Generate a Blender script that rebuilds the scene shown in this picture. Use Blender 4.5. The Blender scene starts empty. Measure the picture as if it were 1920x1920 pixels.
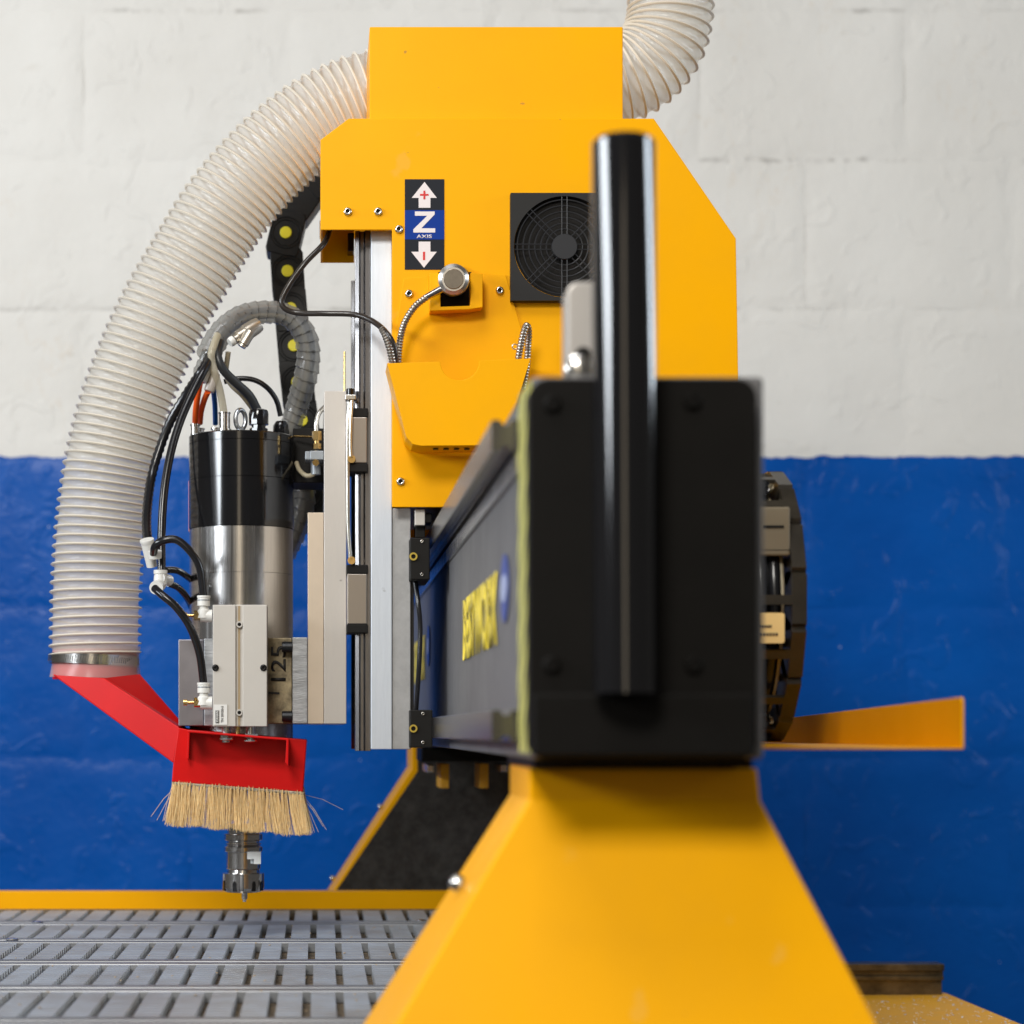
import bpy, bmesh, math, random
from mathutils import Vector, Matrix, noise
random.seed(7)
PI = math.pi
sc = bpy.context.scene
COL = sc.collection
# ------------------------------------------------------------------ camera
F = 4100.0            # focal length in photo pixels (1920 wide)
VX, VZ = 590.0, 1372.0
cam_d = bpy.data.cameras.new('camera'); cam = bpy.data.objects.new('camera', cam_d); COL.objects.link(cam)
cam.location = (0, 0, 0); cam.rotation_euler = (PI/2, 0, 0)
cam_d.sensor_width = 36; cam_d.lens = 36*F/1920
cam_d.shift_x = (960-VX)/1920; cam_d.shift_y = (VZ-960)/1920
cam_d.clip_start = 0.05; cam_d.clip_end = 100
cam_d.dof.use_dof = True; cam_d.dof.focus_distance = 2.47; cam_d.dof.aperture_fstop = 4.6
sc.camera = cam
# ------------------------------------------------------------------ light
w = bpy.data.worlds.new('World'); sc.world = w; w.use_nodes = True
wn = w.node_tree; bg = wn.nodes['Background']
bg.inputs[0].default_value = (0.80, 0.74, 0.66, 1); bg.inputs[1].default_value = 0.13
def area(name, loc, tgt, sx, sz, power, col):
    l = bpy.data.lights.new(name, 'AREA'); l.shape = 'RECTANGLE'; l.size = sx; l.size_y = sz
    l.energy = power; l.color = col
    o = bpy.data.objects.new(name, l); COL.objects.link(o); o.location = loc
    o.rotation_euler = (Vector(tgt)-Vector(loc)).to_track_quat('-Z', 'Z').to_euler()
    return o
area('window_light_west', (-3.0, 0.95, 1.15), (0.2, 2.3, 0.2), 0.48, 2.4, 106, (0.88, 0.94, 1.0))
area('window_light_east', (3.0, 1.95, 1.0), (-0.3, 0.8, 0.3), 0.24, 2.2, 40, (0.80, 0.90, 1.0))
area('window_light_front', (-1.0, -1.6, 2.3), (0.1, 2.2, 0.1), 1.2, 0.8, 118, (1.0, 0.965, 0.90))
area('hall_light_warm', (-0.35, -2.8, 0.7), (0.1, 2.0, 0.0), 0.6, 1.4, 7, (1.0, 0.84, 0.62))
area('roof_light', (-0.6, 0.8, 2.6), (0.1, 2.6, 0.1), 1.4, 0.7, 36, (0.98, 0.98, 1.0))
sc.view_settings.view_transform = 'Standard'; sc.view_settings.look = 'None'
sc.view_settings.exposure = -0.14; sc.view_settings.gamma = 1.0
# ------------------------------------------------------------------ geometry helpers
def P(px, py, Y):
    return Vector(((px-VX)*Y/F, Y, (VZ-py)*Y/F))
def L(n, Y): return n*Y/F            # n photo pixels at depth Y in metres
ORG = {}
class MB:
    def __init__(s): s.bm = bmesh.new()
    def face(s, vs):
        try: return s.bm.faces.new(vs)
        except ValueError: return None
    def box(s, x0, x1, y0, y1, z0, z1, M=None):
        if x0 > x1: x0, x1 = x1, x0
        if z0 > z1: z0, z1 = z1, z0
        c = [Vector((x, y, z)) for x in (x0, x1) for y in (y0, y1) for z in (z0, z1)]
        if M: c = [M @ v for v in c]
        v = [s.bm.verts.new(p) for p in c]
        for f in ((0,1,3,2),(4,6,7,5),(0,4,5,1),(2,3,7,6),(0,2,6,4),(1,5,7,3)):
            s.face([v[i] for i in f])
        return s
    def pbox(s, a, b, c, d, Y0, Y1):  # pixel rectangle (a,b)-(c,d) seen at depth Y0, going back to Y1
        p, q = P(a, b, Y0), P(c, d, Y0)
        return s.box(p.x, q.x, Y0, Y1, q.z, p.z)
    def prism(s, pts, Y0, Y1):       # polygon given in photo pixels at Y0
        q = [P(x, y, Y0) for x, y in pts]
        return s.extr(q, Vector((0, Y1-Y0, 0)))
    def extr(s, q, d):
        a = [s.bm.verts.new(p) for p in q]; b = [s.bm.verts.new(p+d) for p in q]
        n = len(q); s.face(a); s.face(b[::-1])
        for i in range(n): s.face([a[i], b[i], b[(i+1) % n], a[(i+1) % n]])
        return s
    def ring(s, c, ax, u, v, r, seg):
        return [s.bm.verts.new(c + (u*math.cos(2*PI*k/seg) + v*math.sin(2*PI*k/seg))*r) for k in range(seg)]
    def skin(s, A, B):
        n = len(A)
        for k in range(n): s.face([A[k], A[(k+1) % n], B[(k+1) % n], B[k]])
    def lathe(s, base, axis, prof, seg=32, caps=True):  # prof: (dist along axis, radius)
        axis = Vector(axis).normalized(); base = Vector(base)
        u = axis.orthogonal().normalized(); v = axis.cross(u)
        rs = [s.ring(base+axis*h, axis, u, v, max(r, 1e-5), seg) for h, r in prof]
        for A, B in zip(rs, rs[1:]): s.skin(A, B)
        if caps: s.face(rs[0][::-1]); s.face(rs[-1])
        return s
    def cyl(s, a, b, r, seg=20, r2=None):
        a = Vector(a); b = Vector(b)
        return s.lathe(a, b-a, [(0, r), ((b-a).length, r if r2 is None else r2)], seg)
    def hexa(s, a, b, r): return s.cyl(a, b, r, 6)
    def tube(s, pts, r, seg=12, step=None, rf=None, n=None, caps=True):
        q = resample(pts, step or r*1.2, n)
        fr = frames(q)
        rs = []
        for i, (c, u, v) in enumerate(fr):
            rr = rf(i, len(q)) if rf else r
            rs.append([s.bm.verts.new(c + (u*math.cos(2*PI*k/seg)+v*math.sin(2*PI*k/seg))*rr) for k in range(seg)])
        for A, B in zip(rs, rs[1:]): s.skin(A, B)
        if caps: s.face(rs[0][::-1]); s.face(rs[-1])
        return s
def catmull(pts, k=24):
    p = [Vector(x) for x in pts]
    if len(p) == 2: return [p[0].lerp(p[1], i/k) for i in range(k+1)]
    e = [p[0]*2-p[1]] + p + [p[-1]*2-p[-2]]
    out = []
    for i in range(1, len(e)-2):
        a, b, c, d = e[i-1], e[i], e[i+1], e[i+2]
        for j in range(k):
            t = j/k
            out.append(0.5*((2*b)+(c-a)*t+(2*a-5*b+4*c-d)*t*t+(3*b-a-3*c+d)*t**3))
    out.append(p[-1]); return out
def resample(pts, step, n=None):
    q = catmull(pts); cum = [0]
    for a, b in zip(q, q[1:]): cum.append(cum[-1]+(b-a).length)
    n = n or max(3, int(cum[-1]/step)); out = []; j = 0
    for i in range(n+1):
        t = cum[-1]*i/n
        while j < len(cum)-2 and cum[j+1] < t: j += 1
        f = (t-cum[j])/max(1e-9, cum[j+1]-cum[j]); out.append(q[j].lerp(q[j+1], min(1, f)))
    return out
def frames(q):
    res = []; u = None
    for i, c in enumerate(q):
        t = (q[min(i+1, len(q)-1)]-q[max(i-1, 0)]).normalized()
        if u is None: u = t.orthogonal().normalized()
        u = (u - t*u.dot(t)).normalized(); res.append((c, u, t.cross(u)))
    return res
def length(pts):
    q = catmull(pts); return sum((b-a).length for a, b in zip(q, q[1:]))
def tag(o, label=None, cat=None, group=None, kind=None):
    if label: o['label'] = label
    if cat: o['category'] = cat
    if group: o['group'] = group
    if kind: o['kind'] = kind
    return o
def obj(name, mb, mat, parent=None, smooth=None, bevel=0.0, mesh=None, at=None, **kw):
    bm = mb.bm if mb else None
    if mesh is None:
        bmesh.ops.recalc_face_normals(bm, faces=bm.faces)
        xs = [v.co for v in bm.verts]
        lo = Vector((min(v.x for v in xs), min(v.y for v in xs), min(v.z for v in xs)))
        hi = Vector((max(v.x for v in xs), max(v.y for v in xs), max(v.z for v in xs)))
        org = Vector(((lo.x+hi.x)/2, (lo.y+hi.y)/2, lo.z))
        for v in bm.verts: v.co -= org
        mesh = bpy.data.meshes.new(name); bm.to_mesh(mesh); bm.free()
        if smooth is not None:
            for p in mesh.polygons: p.use_smooth = True
            try: mesh.set_sharp_from_angle(angle=math.radians(smooth))
            except Exception: pass
        mesh.materials.append(mat)
    else: org = Vector(at)
    o = bpy.data.objects.new(name, mesh); COL.objects.link(o)
    ORG[o.name] = org
    if parent: o.parent = parent; o.location = org-ORG[parent.name]
    else: o.location = org
    if bevel:
        m = o.modifiers.new('bevel', 'BEVEL'); m.width = bevel; m.segments = 2; m.limit_method = 'ANGLE'; m.angle_limit = math.radians(40)
    tag(o, **kw); return o
def thing(name, loc, label, cat, group=None):
    o = bpy.data.objects.new(name, None); COL.objects.link(o); o.location = loc; ORG[o.name] = Vector(loc)
    o.empty_display_size = 0.02
    return tag(o, label, cat, group)
def text_mb(txt, org, ux, uz, size, extrude=0.0003, width=None, bold=0.0):
    c = bpy.data.curves.new('t', 'FONT'); c.body = txt; c.size = 1; c.extrude = 0.0; c.offset = bold; c.resolution_u = 3
    t = bpy.data.objects.new('t', c); COL.objects.link(t)
    me = bpy.data.meshes.new_from_object(t.evaluated_get(bpy.context.evaluated_depsgraph_get()))
    mb = MB(); mb.bm.from_mesh(me); bpy.data.objects.remove(t); bpy.data.curves.remove(c); bpy.data.meshes.remove(me)
    xs = [v.co.x for v in mb.bm.verts]; ys = [v.co.y for v in mb.bm.verts]
    x0, x1, y0, y1 = min(xs), max(xs), min(ys), max(ys)
    sy = size/(y1-y0); sx = (width/(x1-x0)) if width else sy
    ux = Vector(ux).normalized(); uz = Vector(uz).normalized(); org = Vector(org)
    for v in mb.bm.verts: v.co = org + ux*((v.co.x-x0)*sx) + uz*((v.co.y-y0)*sy)
    n = ux.cross(uz)
    r = bmesh.ops.extrude_face_region(mb.bm, geom=mb.bm.faces[:])
    for g in r['geom']:
        if isinstance(g, bmesh.types.BMVert): g.co += n*extrude
    return mb
# ------------------------------------------------------------------ materials
def M(name, col, rough=0.5, metal=0.0, bump=None, var=0.0, vscale=8, spec=0.5, coat=0.0, stretch=(1,1,1), rvar=0.0, col2=None, aniso=0):
    m = bpy.data.materials.new(name); m.use_nodes = True; nt = m.node_tree; N = nt.nodes; b = N['Principled BSDF']
    b.inputs['Base Color'].default_value = (*col, 1); b.inputs['Roughness'].default_value = rough
    b.inputs['Metallic'].default_value = metal; b.inputs['Specular IOR Level'].default_value = spec
    b.inputs['Coat Weight'].default_value = coat; b.inputs['Coat Roughness'].default_value = 0.15
    if aniso: b.inputs['Anisotropic'].default_value = aniso
    geo = N.new('ShaderNodeNewGeometry'); mp = N.new('ShaderNodeMapping'); mp.inputs['Scale'].default_value = stretch
    nt.links.new(geo.outputs['Position'], mp.inputs['Vector'])
    if var or rvar:
        n1 = N.new('ShaderNodeTexNoise'); n1.inputs['Scale'].default_value = vscale; n1.inputs['Detail'].default_value = 6; n1.inputs['Roughness'].default_value = .65
        nt.links.new(mp.outputs[0], n1.inputs['Vector'])
    if var:
        mx = N.new('ShaderNodeMix'); mx.data_type = 'RGBA'
        c2 = col2 or tuple(c*(1-var) for c in col)
        mx.inputs[6].default_value = (*col, 1); mx.inputs[7].default_value = (*c2, 1)
        rp = N.new('ShaderNodeMapRange'); rp.inputs[1].default_value = .35; rp.inputs[2].default_value = .7
        nt.links.new(n1.outputs[0], rp.inputs[0]); nt.links.new(rp.outputs[0], mx.inputs[0]); nt.links.new(mx.outputs[2], b.inputs['Base Color'])
    if rvar:
        rr = N.new('ShaderNodeMapRange'); rr.inputs[1].default_value = .3; rr.inputs[2].default_value = .7
        rr.inputs[3].default_value = max(0.02, rough-rvar); rr.inputs[4].default_value = rough+rvar
        nt.links.new(n1.outputs[0], rr.inputs[0]); nt.links.new(rr.outputs[0], b.inputs['Roughness'])
    if bump:
        sca, strg, dist = bump
        n2 = N.new('ShaderNodeTexNoise'); n2.inputs['Scale'].default_value = sca; n2.inputs['Detail'].default_value = 3
        nt.links.new(mp.outputs[0], n2.inputs['Vector'])
        bp = N.new('ShaderNodeBump'); bp.inputs['Strength'].default_value = strg; bp.inputs['Distance'].default_value = dist
        nt.links.new(n2.outputs[0], bp.inputs['Height']); nt.links.new(bp.outputs[0], b.inputs['Normal'])
    return m
YEL = M('yellow_powder_coat', (0.93, 0.42, 0.0), .40, bump=(700, .16, .0005), var=.07, vscale=6, rvar=.07, spec=.13)
def speckle(m, scale, thr, col, amt):
    nt = m.node_tree; N = nt.nodes; b = N['Principled BSDF']; src = b.inputs['Base Color'].links[0].from_socket
    g = N.new('ShaderNodeNewGeometry'); n = N.new('ShaderNodeTexNoise'); n.inputs['Scale'].default_value = scale; n.inputs['Detail'].default_value = 4
    r = N.new('ShaderNodeMapRange'); r.inputs[1].default_value = thr; r.inputs[2].default_value = thr+.03; r.inputs[4].default_value = amt
    x = N.new('ShaderNodeMix'); x.data_type = 'RGBA'; x.inputs[7].default_value = (*col, 1)
    nt.links.new(g.outputs['Position'], n.inputs['Vector']); nt.links.new(n.outputs[0], r.inputs[0]); nt.links.new(r.outputs[0], x.inputs[0])
    nt.links.new(src, x.inputs[6]); nt.links.new(x.outputs[2], b.inputs['Base Color'])
speckle(YEL, 75, .76, (.35, .20, .05), .7); speckle(YEL, 16, .70, (.80, .42, .06), .4)
YELD = M('yellow_dusty_paint', (0.82, 0.40, 0.01), .5, bump=(700, .2, .0005), var=.5, vscale=60, col2=(.72, .38, .07), spec=.2)
RED = M('red_powder_coat', (0.62, 0.004, 0.004), .36, bump=(900, .12, .0004), var=.12, vscale=12, spec=.2)
ALU = M('milled_aluminium', (0.56, 0.525, 0.485), .42, .6, var=.10, vscale=30, bump=(500, .12, .0003), stretch=(1, 1, .25), rvar=.06)
ALUC = M('cool_aluminium', (0.70, 0.75, 0.82), .40, .6, var=.22, vscale=18, stretch=(3, 3, .3), bump=(600, .1, .0003), rvar=.08)
speckle(ALU, 60, .72, (.16, .14, .12), .6); speckle(ALUC, 40, .70, (.20, .20, .20), .5)
ANOD = M('anodised_aluminium', (0.56, 0.53, 0.485), .45, .35, bump=(1500, .1, .0002), var=.05, vscale=20)
STEEL = M('polished_steel', (0.62, 0.61, 0.60), .2, 1.0, var=.22, vscale=14, stretch=(6, 6, .15), rvar=.07)
STEELB = M('brushed_steel', (0.50, 0.49, 0.48), .22, 1.0, var=.16, vscale=26, stretch=(8, 8, .12), rvar=.08, aniso=.4)
CONDM = M('conduit_steel', (.42, .38, .33), .3, .9)
RAILM = M('ground_rail_steel', (0.24, 0.23, 0.23), .24, 1.0, var=.35, vscale=30, stretch=(5, 5, .4))
BOLT = M('zinc_bolt', (0.62, 0.60, 0.56), .22, 1.0)
BRASS = M('brass', (0.66, 0.44, 0.17), .22, 1.0, var=.15, vscale=60)
BLK = M('black_plastic', (0.008, 0.007, 0.006), .55, spec=.18, bump=(900, .15, .0003))
BLKG = M('black_gloss_housing', (0.006, 0.006, 0.007), .13, spec=.6)
BLKR = M('black_rubber_tube', (0.010, 0.010, 0.012), .22)
BLKS = M('black_satin_paint', (0.006, 0.005, 0.004), .6, spec=.14, bump=(500, .15, .0004), var=.3, vscale=20)
BEAMM = M('black_paint_with_sheen', (0.16, 0.155, 0.155), .52, bump=(350, .12, .0004), var=.2, vscale=9, rvar=.05, spec=.5)  # black beam paint, with the grey window sheen put into its base colour
PANEL = M('speckled_black_panel', (0.012, 0.011, 0.010), .42, var=.8, vscale=80, col2=(.045, .042, .038), bump=(300, .3, .0006))
WHP = M('white_plastic_fitting', (0.74, 0.73, 0.69), .32)
ORG_M = M('orange_tube', (0.98, 0.12, 0.01), .3)
BLU_T = M('blue_tube', (0.01, 0.10, 0.42), .3)
GREY = M('grey_block', (0.26, 0.28, 0.30), .4, .4)
BEIGE = M('beige_cable', (0.42, 0.36, 0.24), .45, var=.3, vscale=80)
GREYT = M('table_grey_pvc', (0.37, 0.405, 0.45), .38, var=.35, vscale=14, bump=(400, .15, .0004), spec=.6, col2=(.27,.26,.25))
TBASE = M('dusty_table_base', (0.03, 0.024, 0.018), .8, var=.8, vscale=160, col2=(.30, .22, .13), bump=(500, .6, .001))
SLOT = M('slot_aluminium', (0.36, 0.37, 0.385), .5, .8, var=.5, vscale=12, stretch=(.3, 3, 3))
DECB = M('decal_black', (0.015, 0.017, 0.022), .5, spec=.15); DECBL = M('decal_blue', (0.002, 0.035, 0.25), .5, spec=.15)
DECW = M('decal_white', (0.78, 0.70, 0.68), .4); DECR = M('decal_red', (0.62, 0.01, 0.008), .4)
BYEL = M('decal_yellow', (0.85, 0.66, 0.06), .4); BBLUE = M('logo_blue', (0.04, 0.08, 0.34), .4); BWHT = M('logo_white', (0.40, 0.46, 0.68), .4)
DOT = M('yellow_pin', (0.78, 0.68, 0.02), .45)
LABELM = M('paper_label', (0.85, 0.60, 0.24), .6)
LABW = M('white_label', (0.72, 0.70, 0.66), .5)
INK = M('black_ink', (0.015, 0.013, 0.012), .6)
STAIN = M('stained_bracket', (0.42, 0.34, 0.20), .5, .35, var=1, vscale=42, col2=(.045, .033, .02), bump=(120, .4, .001))
CHALK = M('scored_aluminium', (0.46, 0.47, 0.48), .5, .5, var=.45, vscale=40, stretch=(1, 1, 5), bump=(160, .5, .0008))
BRIST = M('bristle', (0.84, 0.58, 0.26), .4, var=.5, vscale=300, col2=(.90, .70, .38))
CHAINM = M('drag_chain_plastic', (0.008, 0.008, 0.008), .45, spec=.25, bump=(500, .2, .0004))
CHAINB = M('dusty_chain_plastic', (0.032, 0.026, 0.018), .32, var=.5, vscale=25)
CHIP = M('aluminium_chip', (0.85, 0.80, 0.74), .3, .6)
GOLD = M('gold_ring', (0.50, 0.36, 0.06), .35, .5)

def translucent(name, col, alpha, rough=.25, bump=None, trans=.35):
    m = bpy.data.materials.new(name); m.use_nodes = True; nt = m.node_tree; N = nt.nodes; b = N['Principled BSDF']
    b.inputs['Base Color'].default_value = (*col, 1); b.inputs['Roughness'].default_value = rough
    tl = N.new('ShaderNodeBsdfTranslucent'); tl.inputs[0].default_value = (*col, 1)
    tp = N.new('ShaderNodeBsdfTransparent'); tp.inputs[0].default_value = (.97, .96, .93, 1)
    a = N.new('ShaderNodeMixShader'); a.inputs[0].default_value = trans
    nt.links.new(b.outputs[0], a.inputs[1]); nt.links.new(tl.outputs[0], a.inputs[2])
    c = N.new('ShaderNodeMixShader'); c.inputs[0].default_value = 1-alpha
    nt.links.new(a.outputs[0], c.inputs[1]); nt.links.new(tp.outputs[0], c.inputs[2])
    nt.links.new(c.outputs[0], N['Material Output'].inputs[0])
    return m
HOSEW = translucent('clear_hose_wall', (.84, .82, .78), .52, .13)
HOSER = translucent('hose_rib', (.90, .84, .73), .97, .25, trans=.25)
WRAP = translucent('grey_spiral_wrap', (.31, .31, .30), .62, .13, trans=.25)
CLEART = translucent('clear_tube', (.72, .66, .50), .6, .12)

def wall_material():
    m = bpy.data.materials.new('painted_blockwork'); m.use_nodes = True; nt = m.node_tree; N = nt.nodes; b = N['Principled BSDF']; lk = nt.links.new; b.inputs['Specular IOR Level'].default_value = .2
    g = N.new('ShaderNodeNewGeometry'); sp = N.new('ShaderNodeSeparateXYZ'); lk(g.outputs['Position'], sp.inputs[0])
    def nz(scale, detail=4, rough=.6, vec=None):
        n = N.new('ShaderNodeTexNoise'); n.inputs['Scale'].default_value = scale; n.inputs['Detail'].default_value = detail; n.inputs['Roughness'].default_value = rough
        lk(vec or g.outputs['Position'], n.inputs['Vector']); return n.outputs[0]
    def rng(src, a, b_, c=0, d=1):
        r = N.new('ShaderNodeMapRange'); r.inputs[1].default_value = a; r.inputs[2].default_value = b_; r.inputs[3].default_value = c; r.inputs[4].default_value = d
        lk(src, r.inputs[0]); return r.outputs[0]
    def math_(op, a, b_):
        r = N.new('ShaderNodeMath'); r.operation = op
        for i, q in enumerate((a, b_)):
            if isinstance(q, (int, float)): r.inputs[i].default_value = q
            else: lk(q, r.inputs[i])
        return r.outputs[0]
    def mix(f, a, b_):
        r = N.new('ShaderNodeMix'); r.data_type = 'RGBA'
        lk(f, r.inputs[0])
        for i, q in ((6, a), (7, b_)):
            if isinstance(q, tuple): r.inputs[i].default_value = (*q, 1)
            else: lk(q, r.inputs[i])
        return r.outputs[2]
    edge = math_('ADD', sp.outputs[2], rng(nz(22, 4), .3, .7, -.004, .004))
    isblue = rng(edge, (VZ-856.5)*3.9/F+.0006, (VZ-856.5)*3.9/F-.0006)
    mp = N.new('ShaderNodeMapping'); mp.inputs['Scale'].default_value = (1, 1, 3.5); lk(g.outputs['Position'], mp.inputs[0])
    white = mix(rng(nz(2.3, 5), .35, .7), (.765, .75, .71), (.70, .68, .635))
    white = mix(rng(nz(9, 6, .7, mp.outputs[0]), .64, .78, 0, .35), white, (.55, .50, .42))
    fz = math_('FRACT', math_('ADD', math_('MULTIPLY', math_('ADD', sp.outputs[2], rng(nz(30, 3), .3, .7, -.003, .003)), 1/(280*WY_/F)), 20.5-((VZ-20)*WY_/F)/(280*WY_/F)), 0)
    near = rng(math_('ABSOLUTE', math_('SUBTRACT', fz, .5), 0), .006, .022, 1, 0)
    mp2 = N.new('ShaderNodeMapping'); mp2.inputs['Scale'].default_value = (1, 1, .4); lk(g.outputs['Position'], mp2.inputs[0])
    grime = math_('MULTIPLY', near, math_('MULTIPLY', rng(nz(3.2, 3, .5), .5, .62), rng(nz(34, 5, .75, mp2.outputs[0]), .42, .60)))
    white = mix(math_('MULTIPLY', grime, .75), white, (.36, .34, .31))
    mp3 = N.new('ShaderNodeMapping'); mp3.inputs['Scale'].default_value = (1, 1, .45); lk(g.outputs['Position'], mp3.inputs[0])
    cn = nz(5.5, 7, .62, mp3.outputs[0]); crack = rng(math_('ABSOLUTE', math_('SUBTRACT', cn, .5), 0), .0, .0035, 1, 0)
    white = mix(math_('MULTIPLY', crack, rng(nz(1.7, 2), .50, .60, 0, .5)), white, (.62, .50, .36))
    blue = mix(rng(nz(3.0, 5), .3, .7), (.0, .086, .39), (.0, .062, .31))
    blue = mix(rng(nz(26, 5, .7), .74, .78, 0, .25), blue, (.28, .42, .58))
    blue = mix(rng(nz(70, 2, .5), .755, .77, 0, .85), blue, (.6, .68, .76))
    lk(mix(isblue, white, blue), b.inputs['Base Color'])
    lk(rng(isblue, 0, 1, .55, .30), b.inputs['Roughness'])
    h = math_('ADD', math_('MULTIPLY', nz(7, 6, .6), 1.0), math_('MULTIPLY', nz(45, 4, .6), .22))
    vor = N.new('ShaderNodeTexNoise'); vor.inputs['Scale'].default_value = 15; vor.inputs['Detail'].default_value = 5; vor.inputs['Distortion'].default_value = 1.4
    lk(g.outputs['Position'], vor.inputs['Vector'])
    h = math_('ADD', h, math_('MULTIPLY', rng(vor.outputs[0], .56, .66), .22))
    bp = N.new('ShaderNodeBump'); bp.inputs['Strength'].default_value = .42; bp.inputs['Distance'].default_value = .012
    lk(h, bp.inputs['Height']); lk(bp.outputs[0], b.inputs['Normal'])
    return m
WY_ = 3.9
WALLM = wall_material()

# ------------------------------------------------------------------ the wall, block by block
WY = 3.9
wb = MB(); wb.box(-1.9, 2.5, WY+.002, WY+.12, -1.0, 2.0)
wall = obj('wall', wb, WALLM, kind='structure')
bw, bh = 385*WY/F, 280*WY/F; gap = .0026
def block_mesh(seed):
    mb = MB(); nx, nz_ = 26, 20; W, H = bw-gap, bh-gap; vs = []
    for j in range(nz_+1):
        row = []
        for i in range(nx+1):
            x = -W/2+W*i/nx; z = H*j/nz_
            e = min(i, nx-i, j, nz_-j)
            y = {0: .0019, 1: .0004}.get(e, 0) + .0022*noise.noise(Vector((x*9+seed*7, z*9, seed*3)))
            if e <= 1: y += .0035*max(0, noise.noise(Vector((x*30+seed, z*30, seed)))-.1)
            if e == 0: x += .0016*noise.noise(Vector((x*25, z*25, seed+5))); z += .0016*noise.noise(Vector((x*25, z*25, seed+9)))
            row.append(mb.bm.verts.new((x, y, z)))
        vs.append(row)
    for j in range(nz_):
        for i in range(nx): mb.face([vs[j][i], vs[j][i+1], vs[j+1][i+1], vs[j+1][i]])
    me = bpy.data.meshes.new('block'); mb.bm.to_mesh(me); mb.bm.free()
    for p in me.polygons: p.use_smooth = True
    me.materials.append(WALLM); return me
bms = [block_mesh(s) for s in range(7)]
ztop = (VZ-20)*WY/F
for r in range(-3, 10):
    zb = ztop-(r+1)*bh
    if zb < -1 or zb > 1.75: continue
    odd = r % 2 == 1
    x0 = ((1510 if odd else 1697)-VX)*WY/F
    for k in range(-7, 4):
        xc = x0+(k+.5)*bw+random.uniform(-.0015, .0015)
        if xc < -1.8 or xc > 2.35: continue
        o = obj('block', None, None, wall, mesh=bms[random.randrange(7)], at=(xc, WY, zb+gap/2))

# ------------------------------------------------------------------ machine bed: vacuum table, far rail, ledge
TZ = -.25
bed = thing('vacuum_table', (0, 2.4, TZ-.06), 'grey slotted vacuum table bed with rows of ribbed pads below the spindle', 'machine table')
m = MB(); m.box(-1.1, .36, 1.735, 3.07, TZ-.05, TZ-.012); obj('table_base', m, TBASE, bed)
pitch = .0312; pw = .0230
railY = [1.885+.2432*k for k in range(5)]
for ry in railY:
    m = MB()
    m.box(-1.1, .36, ry-.024, ry-.006, TZ-.012, TZ+.001); m.box(-1.1, .36, ry+.006, ry+.024, TZ-.012, TZ+.001)
    obj('slot_rail', m, SLOT, bed, bevel=.0015)
def pad_mesh(L_):
    mb = MB(); n = max(3, int(round(L_/.019))); p = L_/n
    mb.box(-pw/2, pw/2, 0, L_, 0, .001)
    for i in range(n): mb.box(-pw/2, pw/2, i*p+.0040, (i+1)*p-.0040, .0011, .0125)
    me = bpy.data.meshes.new('grid_pad'); bmesh.ops.recalc_face_normals(mb.bm, faces=mb.bm.faces); mb.bm.to_mesh(me); mb.bm.free(); me.materials.append(GREYT); return me
zones = [(1.745, 1.857)]+[(a+.029, b-.029) for a, b in zip(railY, railY[1:])]+[(railY[-1]+.029, 3.055)]
for zi, (a, b) in enumerate(zones):
    me = pad_mesh(b-a)
    for k in range(-30, 14):
        x = k*pitch+.006+zi*.002
        if x < -.62 - .05*zi*0 or x > .345: continue
        obj('grid_pad', None, None, bed, mesh=me, at=(x, a, TZ-.012))
m = MB(); m.box(-1.1, .36, 3.072, 3.10, TZ-.05, -.2245)
obj('side_rail', m, YEL, bed, bevel=.001)
m = MB(); m.box(-1.1, .36, 3.058, 3.0715, TZ-.012, TZ+.001); obj('edge_strip', m, TBASE, bed)
# dark marks: two small screws left lying in the pads
for (px, py, Y) in ((70, 1729, 2.86), (22, 1764, 2.62), (790, 1722, 2.88)):
    m = MB(); c = P(px, py, Y); c.z = TZ+.0008
    m.lathe(c, (0, 0, 1), [(0, .0075), (.001, .0075), (.002, .004)], 16); obj('washer', m, BOLT, bed, smooth=30)

m = MB()
for i in range(420):
    x = random.uniform(-.55, .3); y = random.uniform(1.9, 3.05); k7 = math.floor((x-.006)/pitch); gx = (k7+.5)*pitch+.006+random.gauss(0, .0022)
    onpad = random.random() < .3; s_ = random.uniform(.0006, .0016); A = random.uniform(0, PI)
    c = Vector((x if onpad else gx, y, TZ+.0008 if onpad else TZ-.0105)); u = Vector((math.cos(A), math.sin(A), .2)); v = Vector((-math.sin(A), math.cos(A), .1))
    m.extr([c-u*s_, c+v*s_*.7, c+u*s_*1.4, c-v*s_*.6], Vector((0, 0, .0007)))
obj('dust_flakes', m, M('wood_dust', (.45, .33, .20), .8), bed, kind='stuff')
ledge = thing('machine_frame', (.7, 2.5, -.6), 'yellow machine frame ledge at lower right dusted with metal chips', 'machine frame')
zl = (VZ-1861)*3.0/F
m = MB(); m.box(.40, .866, 2.2, 3.0, zl-.2, zl); obj('ledge_plate', m, YELD, ledge, bevel=.002)
m = MB()
y0, y1 = 2.965, 3.0
X1 = (1771-VX)*2.96/F
zt = (VZ-1808)*2.96/F
for a, b, dy in ((0, .009, 0), (.009, .016, .006), (.016, .022, .003), (.022, .050, .012)):
    m.box(.35, X1, 2.96+dy, 2.995, zt-b, zt-a)
obj('guide_rail', m, M('dirty_rail', (.22, .17, .10), .35, .8, var=.7, vscale=30), ledge, bevel=.0008)
m = MB()
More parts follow.
